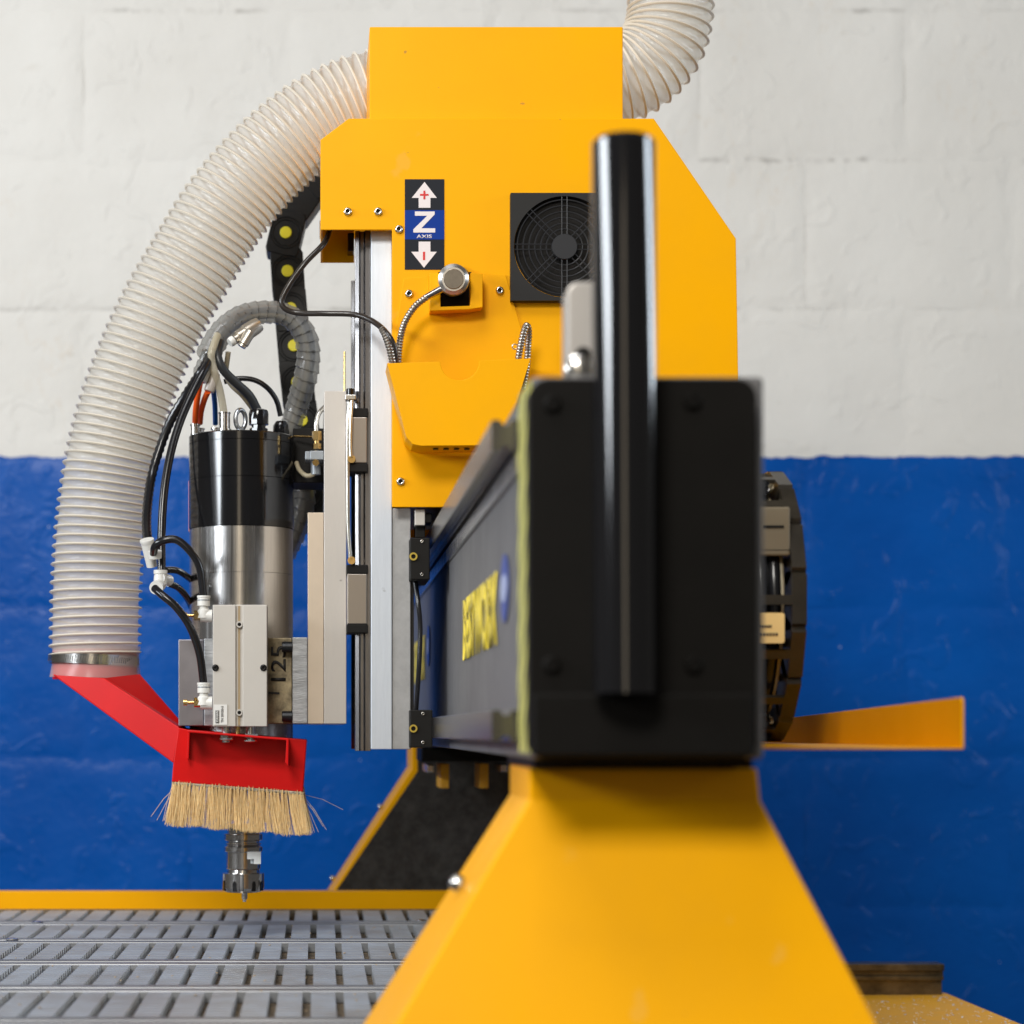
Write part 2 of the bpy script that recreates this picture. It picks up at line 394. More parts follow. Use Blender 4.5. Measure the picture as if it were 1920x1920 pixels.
for i in range(1500):
    x = random.uniform(.52, .86); y = random.uniform(2.3, 2.95); s = random.choice((.0007, .001, .0014, .0026))*random.uniform(.7, 1.3)
    if random.random() < .5: y = 2.3+ (y-2.3)*.6; x = .6+ abs(random.gauss(0, .06))
    A = random.uniform(0, PI); c = Vector((x, y, zl+.0006)); u = Vector((math.cos(A), math.sin(A), random.uniform(-.1, .3))); v = Vector((-math.sin(A), math.cos(A), random.uniform(0, .3)))
    m.extr([c-u*s, c+v*s*.6, c+u*s*1.3, c-v*s*.5], Vector((0, 0, .0006)))
obj('metal_chips', m, CHIP, ledge, kind='stuff')

# ------------------------------------------------------------------ gantry
gan = thing('gantry', (.23, 2.4, -.4), 'black gantry beam on two yellow legs crossing the machine bed', 'gantry')
BX0, BX1, BZ0, BZ1 = .151, .3125, -.019, .247
m = MB(); m.box(BX0, BX1, 1.521, 3.43, BZ0, BZ1); obj('beam', m, BEAMM, gan, bevel=.003)
def railprof(z0, z1):
    d = z1-z0; xo, xi = .131, .1508
    return [Vector((xo, 1.62, z0+.001)), Vector((xo-.0, 1.62, z1-.001)), Vector((xo+.001, 1.62, z1)), Vector((xo+.006, 1.62, z1)), Vector((xo+.009, 1.62, z1-d*.17)), Vector((xo+.013, 1.62, z1-d*.17)), Vector((xo+.0145, 1.62, z1)), Vector((xi, 1.62, z1)),
            Vector((xi, 1.62, z0)), Vector((xo+.0145, 1.62, z0)), Vector((xo+.013, 1.62, z0+d*.17)), Vector((xo+.009, 1.62, z0+d*.17)), Vector((xo+.006, 1.62, z0)), Vector((xo+.001, 1.62, z0))]
for z0, z1 in ((.208, .231), (-.007, .016)):
    m = MB(); m.extr(railprof(z0, z1), Vector((0, 1.78, 0))); obj('linear_rail', m, RAILM, gan)
m = MB(); m.box(.1475, .1508, 1.60, 3.4, .190, .204); obj('rack_strip', m, STEELB, gan)
def rounded(x0, y0, x1, y1, r, n=8, cs=(1, 1, 1, 1)):
    pts = []
    for (cx, cy, a0, on) in ((x0+r, y0+r, 180, cs[0]), (x1-r, y0+r, 270, cs[1]), (x1-r, y1-r, 0, cs[2]), (x0+r, y1-r, 90, cs[3])):
        if not on: pts.append((cx+(r if a0 in (270, 0) else -r), cy+(r if a0 in (0, 90) else -r))); continue
        for k in range(n+1):
            a = math.radians(a0+90*k/n); pts.append((cx+r*math.cos(a), cy+r*math.sin(a)))
    return pts
m = MB(); m.prism(rounded(992, 709, 1420, 1426, 38), 1.50, 1.5205); ep = obj('end_plate', m, BLKS, gan, bevel=.0015)
m = MB(); m.pbox(1000, 1300, 1414, 1418, 1.492, 1.4995); obj('lower_plate', m, BLKS, gan, bevel=.002)
def screw(cx, cy, Y, r, parent, mat=BOLT, name='screw', head=.35):
    m = MB(); c = P(cx, cy, Y); R = L(r, Y)
    m.lathe(c, (0, -1, 0), [(0, R), (R*.35, R*.98), (R*.6, R*.8), (R*.66, R*.62), (R*.62, R*.46)], 24, caps=False)
    nf = len(m.bm.faces)
    m.lathe(c+Vector((0, -R*.62, 0)), (0, 1, 0), [(0, R*.47), (R*.3, R*.40), (R*.3, 0.0001)], 6, caps=False)
    m.bm.faces.ensure_lookup_table()
    for f in m.bm.faces[nf:]: f.material_index = 1  # socket faces coloured black, painting in the shade of the recess
    o = obj(name, m, mat, parent, smooth=40); o.data.materials.append(BLK); return o
for cx, cy in ((1035, 757), (1298, 752), (1034, 1246), (1300, 1246)): screw(cx, cy, 1.4998, 17, gan, BLKS, 'bolt')
hz = M('hazard_tape', (.62, .58, .12), .5); nt = hz.node_tree
g = nt.nodes.new('ShaderNodeNewGeometry'); mp = nt.nodes.new('ShaderNodeMapping'); mp.inputs['Rotation'].default_value = (math.radians(45), 0, 0)
wv = nt.nodes.new('ShaderNodeTexWave'); wv.bands_direction = 'Z'; wv.inputs['Scale'].default_value = 14
cr = nt.nodes.new('ShaderNodeValToRGB'); cr.color_ramp.interpolation = 'CONSTANT'
cr.color_ramp.elements[0].color = (.10, .09, .03, 1); cr.color_ramp.elements[1].position = .32; cr.color_ramp.elements[1].color = (.66, .63, .16, 1)
nt.links.new(g.outputs['Position'], mp.inputs[0]); nt.links.new(mp.outputs[0], wv.inputs[0]); nt.links.new(wv.outputs[0], cr.inputs[0]); nt.links.new(cr.outputs[0], nt.nodes['Principled BSDF'].inputs['Base Color'])
m = MB(); m.box(.1492, .1507, 1.523, 1.603, BZ0+.004, BZ1-.002); obj('hazard_strip', m, hz, gan)
# lettering on the beam, near and far half
def beam_print(ys, ye, logo_y):
    z0 = .071; mb = text_mb('BESTWORX', (.1500, ys, z0), (0, -1, 0), (0, 0, 1), .062, .0005, ys-ye, bold=.055)
    obj('lettering', mb, BYEL, gan)
    c = Vector((.1498, logo_y, .113)); mm = MB()
    mm.extr([c+Vector((0, math.cos(a)*.036, math.sin(a)*.027)) for a in [2*PI*k/32 for k in range(32)]], Vector((-.0004, 0, 0))); obj('logo_oval', mm, BBLUE, gan)
    mm = MB(); mm.extr([c+Vector((-.0006, math.cos(a)*.028, math.sin(a)*.011)) for a in [2*PI*k/32 for k in range(32)]], Vector((-.0004, 0, 0))); obj('logo_band', mm, BWHT, gan)
beam_print(2.21, 1.80, 1.725); beam_print(3.30, 2.98, 2.88)
# near leg
m = MB(); fq = [P(992, 1440, 1.585), P(1420, 1440, 1.585), P(1426, 1502, 1.585), P(1738, 2100, 1.50), P(637, 2100, 1.50), P(992, 1500, 1.585)]
fa = [m.bm.verts.new(p) for p in fq]; fb = [m.bm.verts.new((p.x, 1.74, p.z)) for p in fq]
m.face([fa[0], fa[1], fa[2], fa[5]]); m.face([fa[5], fa[2], fa[3], fa[4]]); m.face(fb[::-1])
for q6 in range(6): m.face([fa[q6], fb[q6], fb[(q6+1) % 6], fa[(q6+1) % 6]])
nleg = obj('leg', m, YEL, gan, bevel=.002, label='near yellow sheet steel leg, out of focus')
m = MB(); m.box(P(992, 0, 1.585).x-.0012, P(992, 0, 1.585).x+.004, 1.59, 1.735, P(0, 1440, 1.585).z, P(0, 1408, 1.6).z); obj('leg_flange', m, YEL, nleg, bevel=.001)
m = MB(); d = Vector((-.86, 0, .5)).normalized(); c = P(851, 1652, 1.645); m.lathe(c-d*.006, d, [(0, .0065), (.006, .0062), (.0085, .004), (.009, .001)], 16); obj('leg_screw', m, BOLT, nleg, smooth=60)
m = MB(); m.pbox(1000, 1412, 1412, 1441, 1.535, 1.74); obj('foot_pad', m, BLKS, gan, bevel=.001)
# far leg
fl = [(772, 1400), (1100, 1400), (1110, 1445), (1300, 1760), (565, 1760), (772, 1441)]
m = MB(); m.prism(fl, 3.26, 3.42); fleg = obj('leg', m, YEL, gan, bevel=.002, label='far yellow leg with a black inner panel')
m = MB(); m.prism([(783, 1402), (1095, 1402), (1105, 1445), (1285, 1740), (583, 1740), (783, 1446)], 3.2565, 3.26-.0005); obj('inner_panel', m, PANEL, fleg)
for px, py in ((712, 1512), (622, 1646)):
    m = MB(); c = P(px, py, 3.3); d = Vector((-.8, -.3, .5)).normalized(); m.lathe(c-d*.004, d, [(0, .004), (.005, .004), (.007, .002)], 14); obj('leg_screw', m, BOLT, fleg, smooth=60)
# fittings under the beam at the far leg
m = MB(); m.pbox(790, 1402, 985, 1428, 3.05, 3.2); obj('underside_plate', m, BLKS, gan, bevel=.002)
for a in (826, 900): 
    m = MB(); m.pbox(a, 1432, a+16, 1478, 3.10, 3.2); obj('underside_clip', m, YELD, gan, bevel=.001)
for a, b in ((800, 1433), (938, 1432)):
    m = MB(); m.pbox(a, b, a+14, b+16, 3.08, 3.2); obj('underside_bolt', m, BOLT, gan, bevel=.002)
# mast tube
mast = thing('mast_tube', P(1172, 1300, 1.477), 'tall glossy black steel tube standing against the black end plate, out of focus', 'post')
m = MB(); a = P(1172, 1300, 1.477); b = P(1169, 263, 1.477); R = .0213
m.lathe(a, b-a, [(0, R), ((b-a).length-.002, R), ((b-a).length, R-.002)], 64); obj('tube', m, M('mast_gloss_black', (.006, .006, .007), .09, spec=.7, bump=(300, .05, .0003)), mast, smooth=40)
m = MB(); m.lathe(b+Vector((0, 0, .0002)), (0, 0, 1), [(0, R-.003), (.0015, R-.004)], 48); obj('end_cap', m, BLK, mast)
# grey-beige bracket behind the tube
br = thing('limit_bracket', P(1100, 705, 1.60), 'blurred beige metal bracket on top of the beam behind the black tube', 'bracket')
m = MB(); m.prism(rounded(1063, 528, 1120, 702, 22, cs=(1, 0, 0, 0)), 1.60, 1.63); obj('bracket_plate', m, ALU, br, bevel=.002)
m = MB(); c = P(1092, 668, 1.598); m.cyl(c, c+Vector((0, -.006, 0)), .006, 16); obj('bracket_screw', m, BLK, br, smooth=40)
m = MB(); c = P(1088, 692, 1.597); m.lathe(c, (0, -1, 0), [(0, .011), (.004, .011), (.007, .007)], 24); obj('bracket_nut', m, BOLT, br, smooth=40)
# cable tray right of the beam
tr = thing('cable_tray', (.42, 1.9, -.02), 'yellow angled cable tray jutting out to the right of the gantry beam', 'tray')
xo = (1808-VX)*1.75/F
m = MB(); z0 = (VZ-1400)*1.75/F
m.box(.318, xo, 1.75, 3.2, z0-.002, z0); obj('tray_floor', m, YEL, tr, bevel=.0008)
m = MB()
q = [Vector((xo-.0025, 1.75, z0)), Vector((xo-.0025, 1.75, .0245)), Vector((xo-.0025, 1.753, .0277)), Vector((xo-.0025, 2.4, .0150)), Vector((xo-.0025, 3.2, .012)), Vector((xo-.0025, 3.2, z0))]
m.extr(q, Vector((.0025, 0, 0))); obj('tray_flange', m, YEL, tr, bevel=.0006)
# drag chain loop in the tray
dc = thing('cable_chain', (.42, 2.2, z0), 'brown black cable drag chain looping up behind the black end plate', 'drag chain')
cx0, cx1 = .385, .4735
def chain_link(mat, x0, x1, Lk, h, plate=False):
    mb = MB()
    for xa, xb in ((x0, x0+.006), (x1-.014, x1)):
        mb.extr([Vector((xa, y, z)) for y, z in ((-Lk*.62, -h*.3), (-Lk*.5, -h*.5), (Lk*.5, -h*.5), (Lk*.62, -h*.25), (Lk*.62, h*.25), (Lk*.5, h*.5), (-Lk*.5, h*.5), (-Lk*.62, h*.3))], Vector((xb-xa, 0, 0)))
    mb.box(x0+.006, x1-.014, -Lk*.08, Lk*.10, h*.36, h*.44); mb.box(x0+.006, x1-.014, -Lk*.10, Lk*.10, -h*.5, -h*.40)
    for yy in (-.28, .22): mb.box(x1-.0142, x1-.004, Lk*yy-.003, Lk*yy+.003, h*.5, h*.56)
    return mb
Rl = .118; cy, cz = 2.24, .127; Lk = .046
bml = chain_link(CHAINB, cx0-.4275, cx1-.4275, Lk, .038); bmesh.ops.recalc_face_normals(bml.bm, faces=bml.bm.faces)
lm = bpy.data.meshes.new('chain_link'); bml.bm.to_mesh(lm); bml.bm.free(); lm.materials.append(CHAINB)
poses = [(cy+Lk*k, cz+Rl, 0) for k in range(1, 20)] + [(cy+Lk*k, cz-Rl, 0) for k in range(1, 20)]
nl = 8
for k in range(nl+1):
    a = math.radians(90+180*k/nl); poses.append((cy+Rl*math.cos(a), cz+Rl*math.sin(a), a+PI/2))
for y, z, a in poses:
    o = obj('chain_link', None, None, dc, mesh=lm, at=(.4275, y, z)); o.rotation_euler = (a, 0, 0)
for k, (dx, r, mt) in enumerate(((-.022, .008, BLKR), (-.006, .008, BLKR), (.007, .007, BLKR), (.019, .0065, BLKR), (.026, .0026, BEIGE), (.0135, .0022, BRASS), (-.014, .003, BLU_T))):
    m = MB(); pts = [(.4275+dx, cy+.8, cz+Rl)]+[(.4275+dx, cy+Rl*math.cos(math.radians(90+180*j/8)), cz+Rl*math.sin(math.radians(90+180*j/8))) for j in range(9)]+[(.4275+dx, cy+.8, cz-Rl)]
    m.tube(pts, r, 10, step=.012); obj('cable', m, mt, dc, smooth=60)
m = MB(); m.pbox(1424, 950, 1482, 1042, 2.112, 2.118); obj('separator_plate', m, M('pale_plate', (.17, .135, .085), .5), dc, bevel=.002)
m = MB(); m.pbox(1432, 985, 1470, 990, 2.1112, 2.1118); obj('plate_slot', m, BLK, dc)
tg = thing('cable_label', P(1447, 1205, 2.08), 'small yellowish printed label tag on the cable chain', 'label')
m = MB(); m.prism(rounded(1420, 1149, 1471, 1206, 5), 2.10, 2.102); obj('tag', m, LABELM, tg)
for j, (ww, yy) in enumerate(((22, 1172), (34, 1187))):
    m = MB(); n = 6
    for k in range(n): m.pbox(1426+ww*k/n, yy, 1426+ww*(k+.7)/n, yy+5, 2.0993, 2.0998)
    obj('tag_print', m, INK, tg)

# ------------------------------------------------------------------ Z axis housing
zh = thing('z_axis_housing', P(990, 951, 2.6), 'large yellow sheet metal z axis housing with clipped corners and a box on top', 'machine housing')
YC = 2.45
cov = [(601, 262), (654, 222), (1226, 222), (1380, 447), (1386, 800), (1386, 951), (735, 951), (735, 431), (601, 431)]
m = MB(); m.prism(cov, YC, YC+.003); obj('side_cover', m, YEL, zh, bevel=.0009)
m = MB(); m.prism([(740, 225), (1223, 225), (1376, 449), (1381, 940), (740, 940)], YC+.0035, 2.80); obj('housing_body', m, YEL, zh)
m = MB(); m.prism([(602, 263), (654.5, 223), (739, 223), (739, 228), (656, 228), (605, 266), (605, 430), (602, 430)], YC+.0035, 2.629); obj('head_shell', m, YEL, zh)
m = MB(); m.prism([(601, 270), (660, 235), (735, 235), (735, 300), (664, 300), (664, 492), (601, 492)], 2.63, 2.633); obj('head_back', m, YEL, zh)
m = MB(); m.pbox(652, 436, 664, 470, 2.60, 2.629); obj('head_sensor', m, BLKG, zh, bevel=.001)
k = YC/2.86
m = MB(); m.prism([(601, 262), (654, 222), (1226, 222), (1380, 447), (1386, 951), (745, 951), (745, 300), (601, 300)], 2.0, 2.003)
for v in m.bm.verts:   # far side plate, same outline, its lower lip shows under the notch
    v.co.x *= YC/2.0; v.co.z *= YC/2.0; v.co.y = 2.84 if v.co.y < 2.0015 else 2.843
obj('rear_cover', m, YEL, zh)
m = MB(); m.prism([(693, 50), (1168, 50), (1168, 226), (693, 226)], 2.475, 2.83); obj('top_box', m, YEL, zh, bevel=.0012)
for cx, cy_ in ((652, 397), (709, 397), (748, 430), (965, 651), (751, 903)): screw(cx, cy_, YC-.0002, 8, zh)
# Z axis decal
dz = thing('z_axis_sticker', P(796, 506, YC), 'black and blue z axis sticker with white up and down arrows', 'sticker')
m = MB(); m.pbox(759, 336, 833, 505.5, YC-.0006, YC-.0001); obj('sticker_base', m, DECB, dz)
m = MB(); m.pbox(759, 394, 833, 449, YC-.0009, YC-.00065); obj('sticker_field', m, DECBL, dz)
m = MB(); m.prism([(796, 341), (819, 371), (807, 371), (807, 389.5), (785, 389.5), (785, 371), (772, 371)], YC-.0009, YC-.00065); obj('arrow', m, DECW, dz)
m = MB(); m.prism([(785, 453), (807, 453), (807, 472), (819, 472), (795, 502), (771, 472), (785, 472)], YC-.0009, YC-.00065); obj('arrow', m, DECW, dz)
m = MB(); m.prism([(778, 396.5), (815, 396.5), (815, 402), (790, 428), (816, 428), (816, 436), (775, 436), (775, 430), (801, 404.5), (778, 404.5)], YC-.0012, YC-.00095); obj('letter', m, DECW, dz)
m = text_mb('AXIS', P(781, 446.5, YC-.00095), (1, 0, 0), (0, 0, 1), L(6.6, YC), .0002, L(29, YC), bold=.02); obj('lettering', m, DECW, dz)
m = MB(); m.pbox(787.5, 363.5, 803.5, 366.8, YC-.0012, YC-.00095); m.pbox(793.8, 357.5, 797.4, 373.5, YC-.0013, YC-.00122); obj('plus_mark', m, DECR, dz)
m = MB(); m.pbox(793, 472, 797, 487.5, YC-.0012, YC-.00095); obj('minus_mark', m, DECR, dz)
# fan guard
fan = thing('fan_guard', P(1058, 563, YC), 'square black plastic fan guard on the yellow housing, partly behind the black tube', 'fan')
fc = (1058.5, 462.5); 
m = MB()
outer = rounded(957, 362, 1160, 563, 9, 5); R0 = 95; n = 64
Pf = lambda x, y, Y: P(x, y, YC-.012)+Vector((0, Y-(YC-.012), 0))
# frame: square ring with round opening
sq = []
for k in range(n):
    a = 2*PI*k/n; ca, sa = math.cos(a), math.sin(a); s = 101/max(abs(ca), abs(sa))
    sq.append((fc[0]+ca*s, fc[1]+sa*s, fc[0]+ca*R0, fc[1]+sa*R0))
A = [m.bm.verts.new(Pf(a, b, YC-.012)) for a, b, c, d in sq]; B = [m.bm.verts.new(Pf(c, d, YC-.012)) for a, b, c, d in sq]
C = [m.bm.verts.new(Pf(a, b, YC-.0002)) for a, b, c, d in sq]; D = [m.bm.verts.new(Pf(c, d, YC-.0002)) for a, b, c, d in sq]
for k in range(n):
    j = (k+1) % n
    m.face([A[k], A[j], B[j], B[k]]); m.face([C[k], C[j], A[j], A[k]]); m.face([B[k], B[j], D[j], D[k]])
obj('guard_frame', m, M('fan_plastic', (.018, .017, .016), .5, spec=.25, bump=(1200, .2, .0002)), fan, smooth=30)
FP = M('fan_ribs', (.030, .030, .032), .35, spec=.3)
m = MB(); c = Pf(fc[0], fc[1], YC-.013); m.lathe(c+Vector((0, .006, 0)), (0, -1, 0), [(0, L(24, YC)), (.005, L(24, YC)), (.006, L(23, YC))], 40); obj('hub', m, FP, fan, smooth=30)
for r in (34, 44.5, 55.5, 66.5, 77.5, 88.5):
    m = MB(); m.tube([Pf(fc[0]+r*math.cos(2*PI*k/48), fc[1]+r*math.sin(2*PI*k/48), YC-.0105) for k in range(49)], .0007, 6, n=72, caps=False); obj('guard_ring', m, FP, fan, smooth=60)
for k in range(8):
    a = k*PI/4; d = Vector((math.cos(a), 0, math.sin(a))); t = Vector((-math.sin(a), 0, math.cos(a))); c = Pf(fc[0], fc[1], YC-.0112); m = MB()
    for s in (-1, 1): m.cyl(c+d*L(23, YC)+t*s*.0029, c+d*L(94, YC)+t*s*.0029, .0006, 6)
    obj('guard_spoke', m, FP, fan)
m = MB(); c = P(fc[0], fc[1], YC-.0008); m.cyl(c, c+Vector((0, .0005, 0)), L(94, YC), 48); obj('fan_opening', m, M('dark_mesh', (.012, .010, .008), .9, bump=(1500, .8, .001)), fan)
# probe holder pocket
ho = thing('probe_holder', P(862, 838, 2.42), 'yellow folded sheet metal pocket with a half round notch screwed to the housing', 'holder')
m = MB(); m.prism([(757, 522), (800, 518), (800, 520), (905, 520), (905, 512), (948, 515), (992, 668), (960, 790), (770, 790), (733, 680)], YC-.0032, YC-.0004); obj('back_plate', m, YEL, ho, bevel=.0005)
YP = 2.385
front = [(726, 681), (825, 678)]
for k2 in range(1, 16):
    a = PI - PI*k2/16; front.append((862+37*math.cos(a)*1.0, 677+36*math.sin(a)))
front += [(899, 676), (995, 672), (952, 812), (930, 830), (905, 835), (790, 836), (774, 833), (762, 820)]
m = MB(); m.prism(front, YP, YP+.0022); obj('front_panel', m, YEL, ho, bevel=.0005)
m = MB()
sd = [(726, 681), (762, 820), (774, 833), (790, 836), (905, 835), (930, 830), (952, 812), (995, 672)]
for (a, b) in zip(sd, sd[1:]):
    p, q = P(*a, YP+.0022), P(*b, YP+.0022); nrm = Vector((q.z-p.z, 0, -(q.x-p.x))).normalized()*.0022
    v = [m.bm.verts.new(x) for x in (p, q, q+Vector((0, YC-.0036-YP-.0022, 0)), p+Vector((0, YC-.0036-YP-.0022, 0)))]
    w_ = [m.bm.verts.new(x.co.copy()-nrm*(1)) for x in v]
    m.face(v); m.face(w_[::-1])
    for i in range(4): m.face([v[i], v[(i+1) % 4], w_[(i+1) % 4], w_[i]])
obj('side_wall', m, YEL, ho)
for k2 in range(4):
    m = MB(); x = 812+k2*19.5; p = P(x, 838.6, 2.41)
    m.box(p.x, p.x+.0055, 2.404, 2.412, P(0, 835.8, YP).z-.0012, P(0, 835.8, YP).z-.0003); obj('vent_slot', m, INK, ho)
# cradle box around puck
m = MB()
m.prism([(805, 512), (826, 512), (826, 575), (882, 573), (882, 511), (905, 513), (905, 576), (880, 580), (806, 583)], 2.425, YC-.0036)
obj('cradle', m, YEL, ho, bevel=.0008)
m = MB(); m.prism([(822, 510), (884, 510), (884, 574), (824, 576)], YC-.006, YC-.0037); m.lathe(P(852, 527, YC-.0062), (0, -1, 0), [(0, L(31, YC)), (.001, L(31, YC))], 40); obj('cradle_hole', m, BLK, ho)
for cx, cy_ in ((767, 551), (937, 545)): screw(cx, cy_, YC-.0034, 8, ho)
# probe
pr = thing('tool_probe', P(850, 556, 2.40), 'round silver tool setting puck on an armoured cable in the yellow holder', 'probe')
m = MB(); c = P(850, 527, 2.430); Rq = L(29.5, 2.40)
m.lathe(c, (-.05, -1, -.12), [(0, Rq*.9), (.003, Rq), (.020, Rq), (.0225, Rq*.97), (.0255, Rq*.74), (.0255, Rq*.66)], 56); obj('puck_body', m, M('satin_silver', (.75, .73, .70), .28, 1), pr, smooth=35)
m = MB(); dd = Vector((-.05, -1, -.12)).normalized(); m.lathe(c+dd*.0252, dd, [(0, Rq*.63), (.0018, Rq*.63), (.0026, Rq*.60)], 48); obj('puck_button', m, M('puck_face', (.26, .22, .17), .4, .8, var=.2, vscale=200), pr, smooth=35)
m = MB(); m.cyl(P(826, 543, 2.415), P(798, 558, 2.412), .0042, 16, .0036); obj('cable_sleeve', m, STEELB, pr, smooth=40)
def conduit(pts, parent, r=.0034, name='armoured_cable', pitch=.0033):
    n = int(length(pts)/pitch)*4; m = MB()
    m.tube(pts, r, 12, n=n, rf=lambda i, N_: r*(1+(-.12, .14, .2, .14)[i % 4])); return obj(name, m, CONDM, parent, smooth=28)
conduit([P(800, 557, 2.412), P(778, 575, 2.413), P(759, 605, 2.416), P(750, 640, 2.42), P(747, 680, 2.42), P(748, 720, 2.42)], pr)
conduit([P(716, 616, 2.418), P(722, 628, 2.412), P(731, 655, 2.408), P(738, 690, 2.41), P(745, 730, 2.41)], pr)
conduit([P(968, 730, 2.41), P(971, 680, 2.405), P(978, 640, 2.402), P(986, 612, 2.404), P(991, 620, 2.412), P(990, 650, 2.42), P(987, 690, 2.42), P(980, 730, 2.42)], pr)
# thin black cable swinging from the housing to the holder
m = MB(); m.tube([P(622, 420, 2.50), P(608, 455, 2.47), P(575, 490, 2.46), P(548, 525, 2.46), P(529, 560, 2.46), P(533, 578, 2.46), P(560, 587, 2.46), P(610, 588, 2.45), P(665, 590, 2.445), P(700, 603, 2.43), P(727, 627, 2.41), P(740, 655, 2.41), P(742, 700, 2.415)], .0032, 12, step=.004)
obj('signal_cable', m, M('cable_black', (.03, .024, .02), .25), smooth=60, label='thin black cable swinging from under the housing to the yellow holder', cat='cable')

# ------------------------------------------------------------------ Z axis linear slide
zs = thing('z_axis_slide', P(720, 1405, 2.6), 'tall silver aluminium z axis plate with a vertical linear rail', 'linear slide')
m = MB(); m.pbox(695.5, 433, 735, 1405, 2.472, 2.83); obj('back_plate', m, ALUC, zs, bevel=.0008)
m = MB(); m.pbox(735.5, 953, 770, 1405, 2.4745, 2.83); obj('carriage_plate', m, M('grey_aluminium', (.42, .42, .42), .45, .6, var=.2, vscale=60, bump=(700, .2, .0003)), zs, bevel=.0008)
def vrail(Y):
    m = MB(); x0, x1 = P(666, 0, 2.485).x, P(695, 0, 2.485).x; d = x1-x0; zt_, zb = P(0, 432, 2.485).z, P(0, 1408, 2.485).z
    prof = [(0, .002), (0, .018), (.25, .020), (.35, .0165), (.55, .0165), (.65, .021), (1, .021), (1, -.001), (.65, -.001), (.55, .0035), (.35, .0035), (.25, 0)]
    m.extr([Vector((x0+d*a, Y+b, zb)) for a, b in prof], Vector((0, 0, zt_-zb))); obj('linear_rail', m, RAILM, zs, bevel=.0003)
vrail(2.486); vrail(2.76)
sl = thing('spindle_carriage', P(620, 1357, 2.6), 'two layered milled aluminium plates carrying the spindle on bearing blocks', 'carriage')
m = MB(); m.pbox(607.5, 733, 649.5, 1357, 2.512, 2.80); obj('slide_plate', m, ALU, sl, bevel=.0006)
m = MB(); m.pbox(577, 961, 607, 1357, 2.5135, 2.80); obj('riser_plate', m, M('warm_aluminium', (.60, .50, .39), .45, .6, var=.06, vscale=30), sl, bevel=.0006)
for yb, ye in ((765, 885), (1059, 1187)):
    for Yb in (2.476, 2.745):
        m = MB(); m.pbox(651, yb+17, 688, ye-17, Yb, Yb+.045); bb = obj('bearing_block', m, M('block_steel', (.32, .28, .24), .3, .8), sl, bevel=.001)
        m = MB(); m.pbox(650, yb, 690, yb+16.5, Yb-.0005, Yb+.046); obj('end_seal', m, BLK, bb, bevel=.001)
        m = MB(); m.pbox(650, ye-16.5, 690, ye, Yb-.0005, Yb+.046); obj('end_seal', m, BLK, bb, bevel=.001)
m = MB(); m.cyl(P(646, 735, 2.55), P(646, 659, 2.55), .0013, 8); obj('stop_pin', m, BRASS, sl)
m = MB(); m.cyl(P(657, 745, 2.478), P(657, 729, 2.478), .0048, 16); obj('oil_cap', m, BLKG, sl, smooth=40, bevel=.0005)
m = MB(); m.pbox(647, 740, 667, 749, 2.470, 2.486); obj('oil_bracket', m, BOLT, sl, bevel=.0006)
OILT = M('oil_line', (.62, .60, .55), .25, .9)
m = MB(); m.tube([P(655, 748, 2.478), P(652, 800, 2.474), P(652, 900, 2.474), P(653, 990, 2.474), P(657, 1048, 2.474)], .0024, 10); obj('oil_line', m, OILT, sl, smooth=60)
m = MB(); m.tube([P(660, 748, 2.474), P(658, 790, 2.472), P(657, 830, 2.472), P(658, 856, 2.472)], .0022, 10); obj('oil_line', m, OILT, sl, smooth=60)
for y in (861, 1051):
    m = MB(); m.lathe(P(659, y, 2.474), (0, -1, 0), [(0, .0045), (.003, .0045), (.003, .0022), (.001, .0022)], 20); obj('oil_fitting', m, BRASS, sl, smooth=40)
# bearing blocks of the carriage on the beam rails (black end caps)
for (y0_, y1_, x1_) in ((1008, 1087, 806), (1331, 1402, 811)):
    m = MB(); m.pbox(769, y0_, x1_, y1_, 2.44, 2.54); cb = obj('bearing_cap', m, BLK, zs, bevel=.0012)
    m = MB(); m.lathe(P(775, (y0_+y1_)/2-4 if y0_ < 1100 else y0_+35, 2.4395), (0, -1, 0), [(0, L(7.5, 2.44)), (.002, L(7.5, 2.44)), (.002, L(4.4, 2.44)), (.0, L(4.4, 2.44))], 24, caps=False); obj('seal_ring', m, GOLD, cb)
    for y in (y0_+7, y1_-10): screw(791 if y0_ < 1100 else 793, y, 2.4396, 3.6, cb)
m = MB(); m.pbox(778, 955, 797, 985, 2.46, 2.50); obj('stop_block', m, ANOD, zs, bevel=.0008)
m = MB(); m.pbox(797.5, 962, 809, 980, 2.465, 2.50); m.pbox(779, 986, 797, 1008, 2.47, 2.50); obj('stop_bumper', m, BLK, zs, bevel=.0008)
m = MB(); m.pbox(771, 1088, 776, 1331, 2.48, 2.5); m.tube([P(778, 1086, 2.47), P(784, 1130, 2.46), P(788, 1180, 2.46), P(785, 1260, 2.46), P(780, 1332, 2.47)], .0028, 10); obj('sensor_lead', m, BLKR, zs, smooth=50)

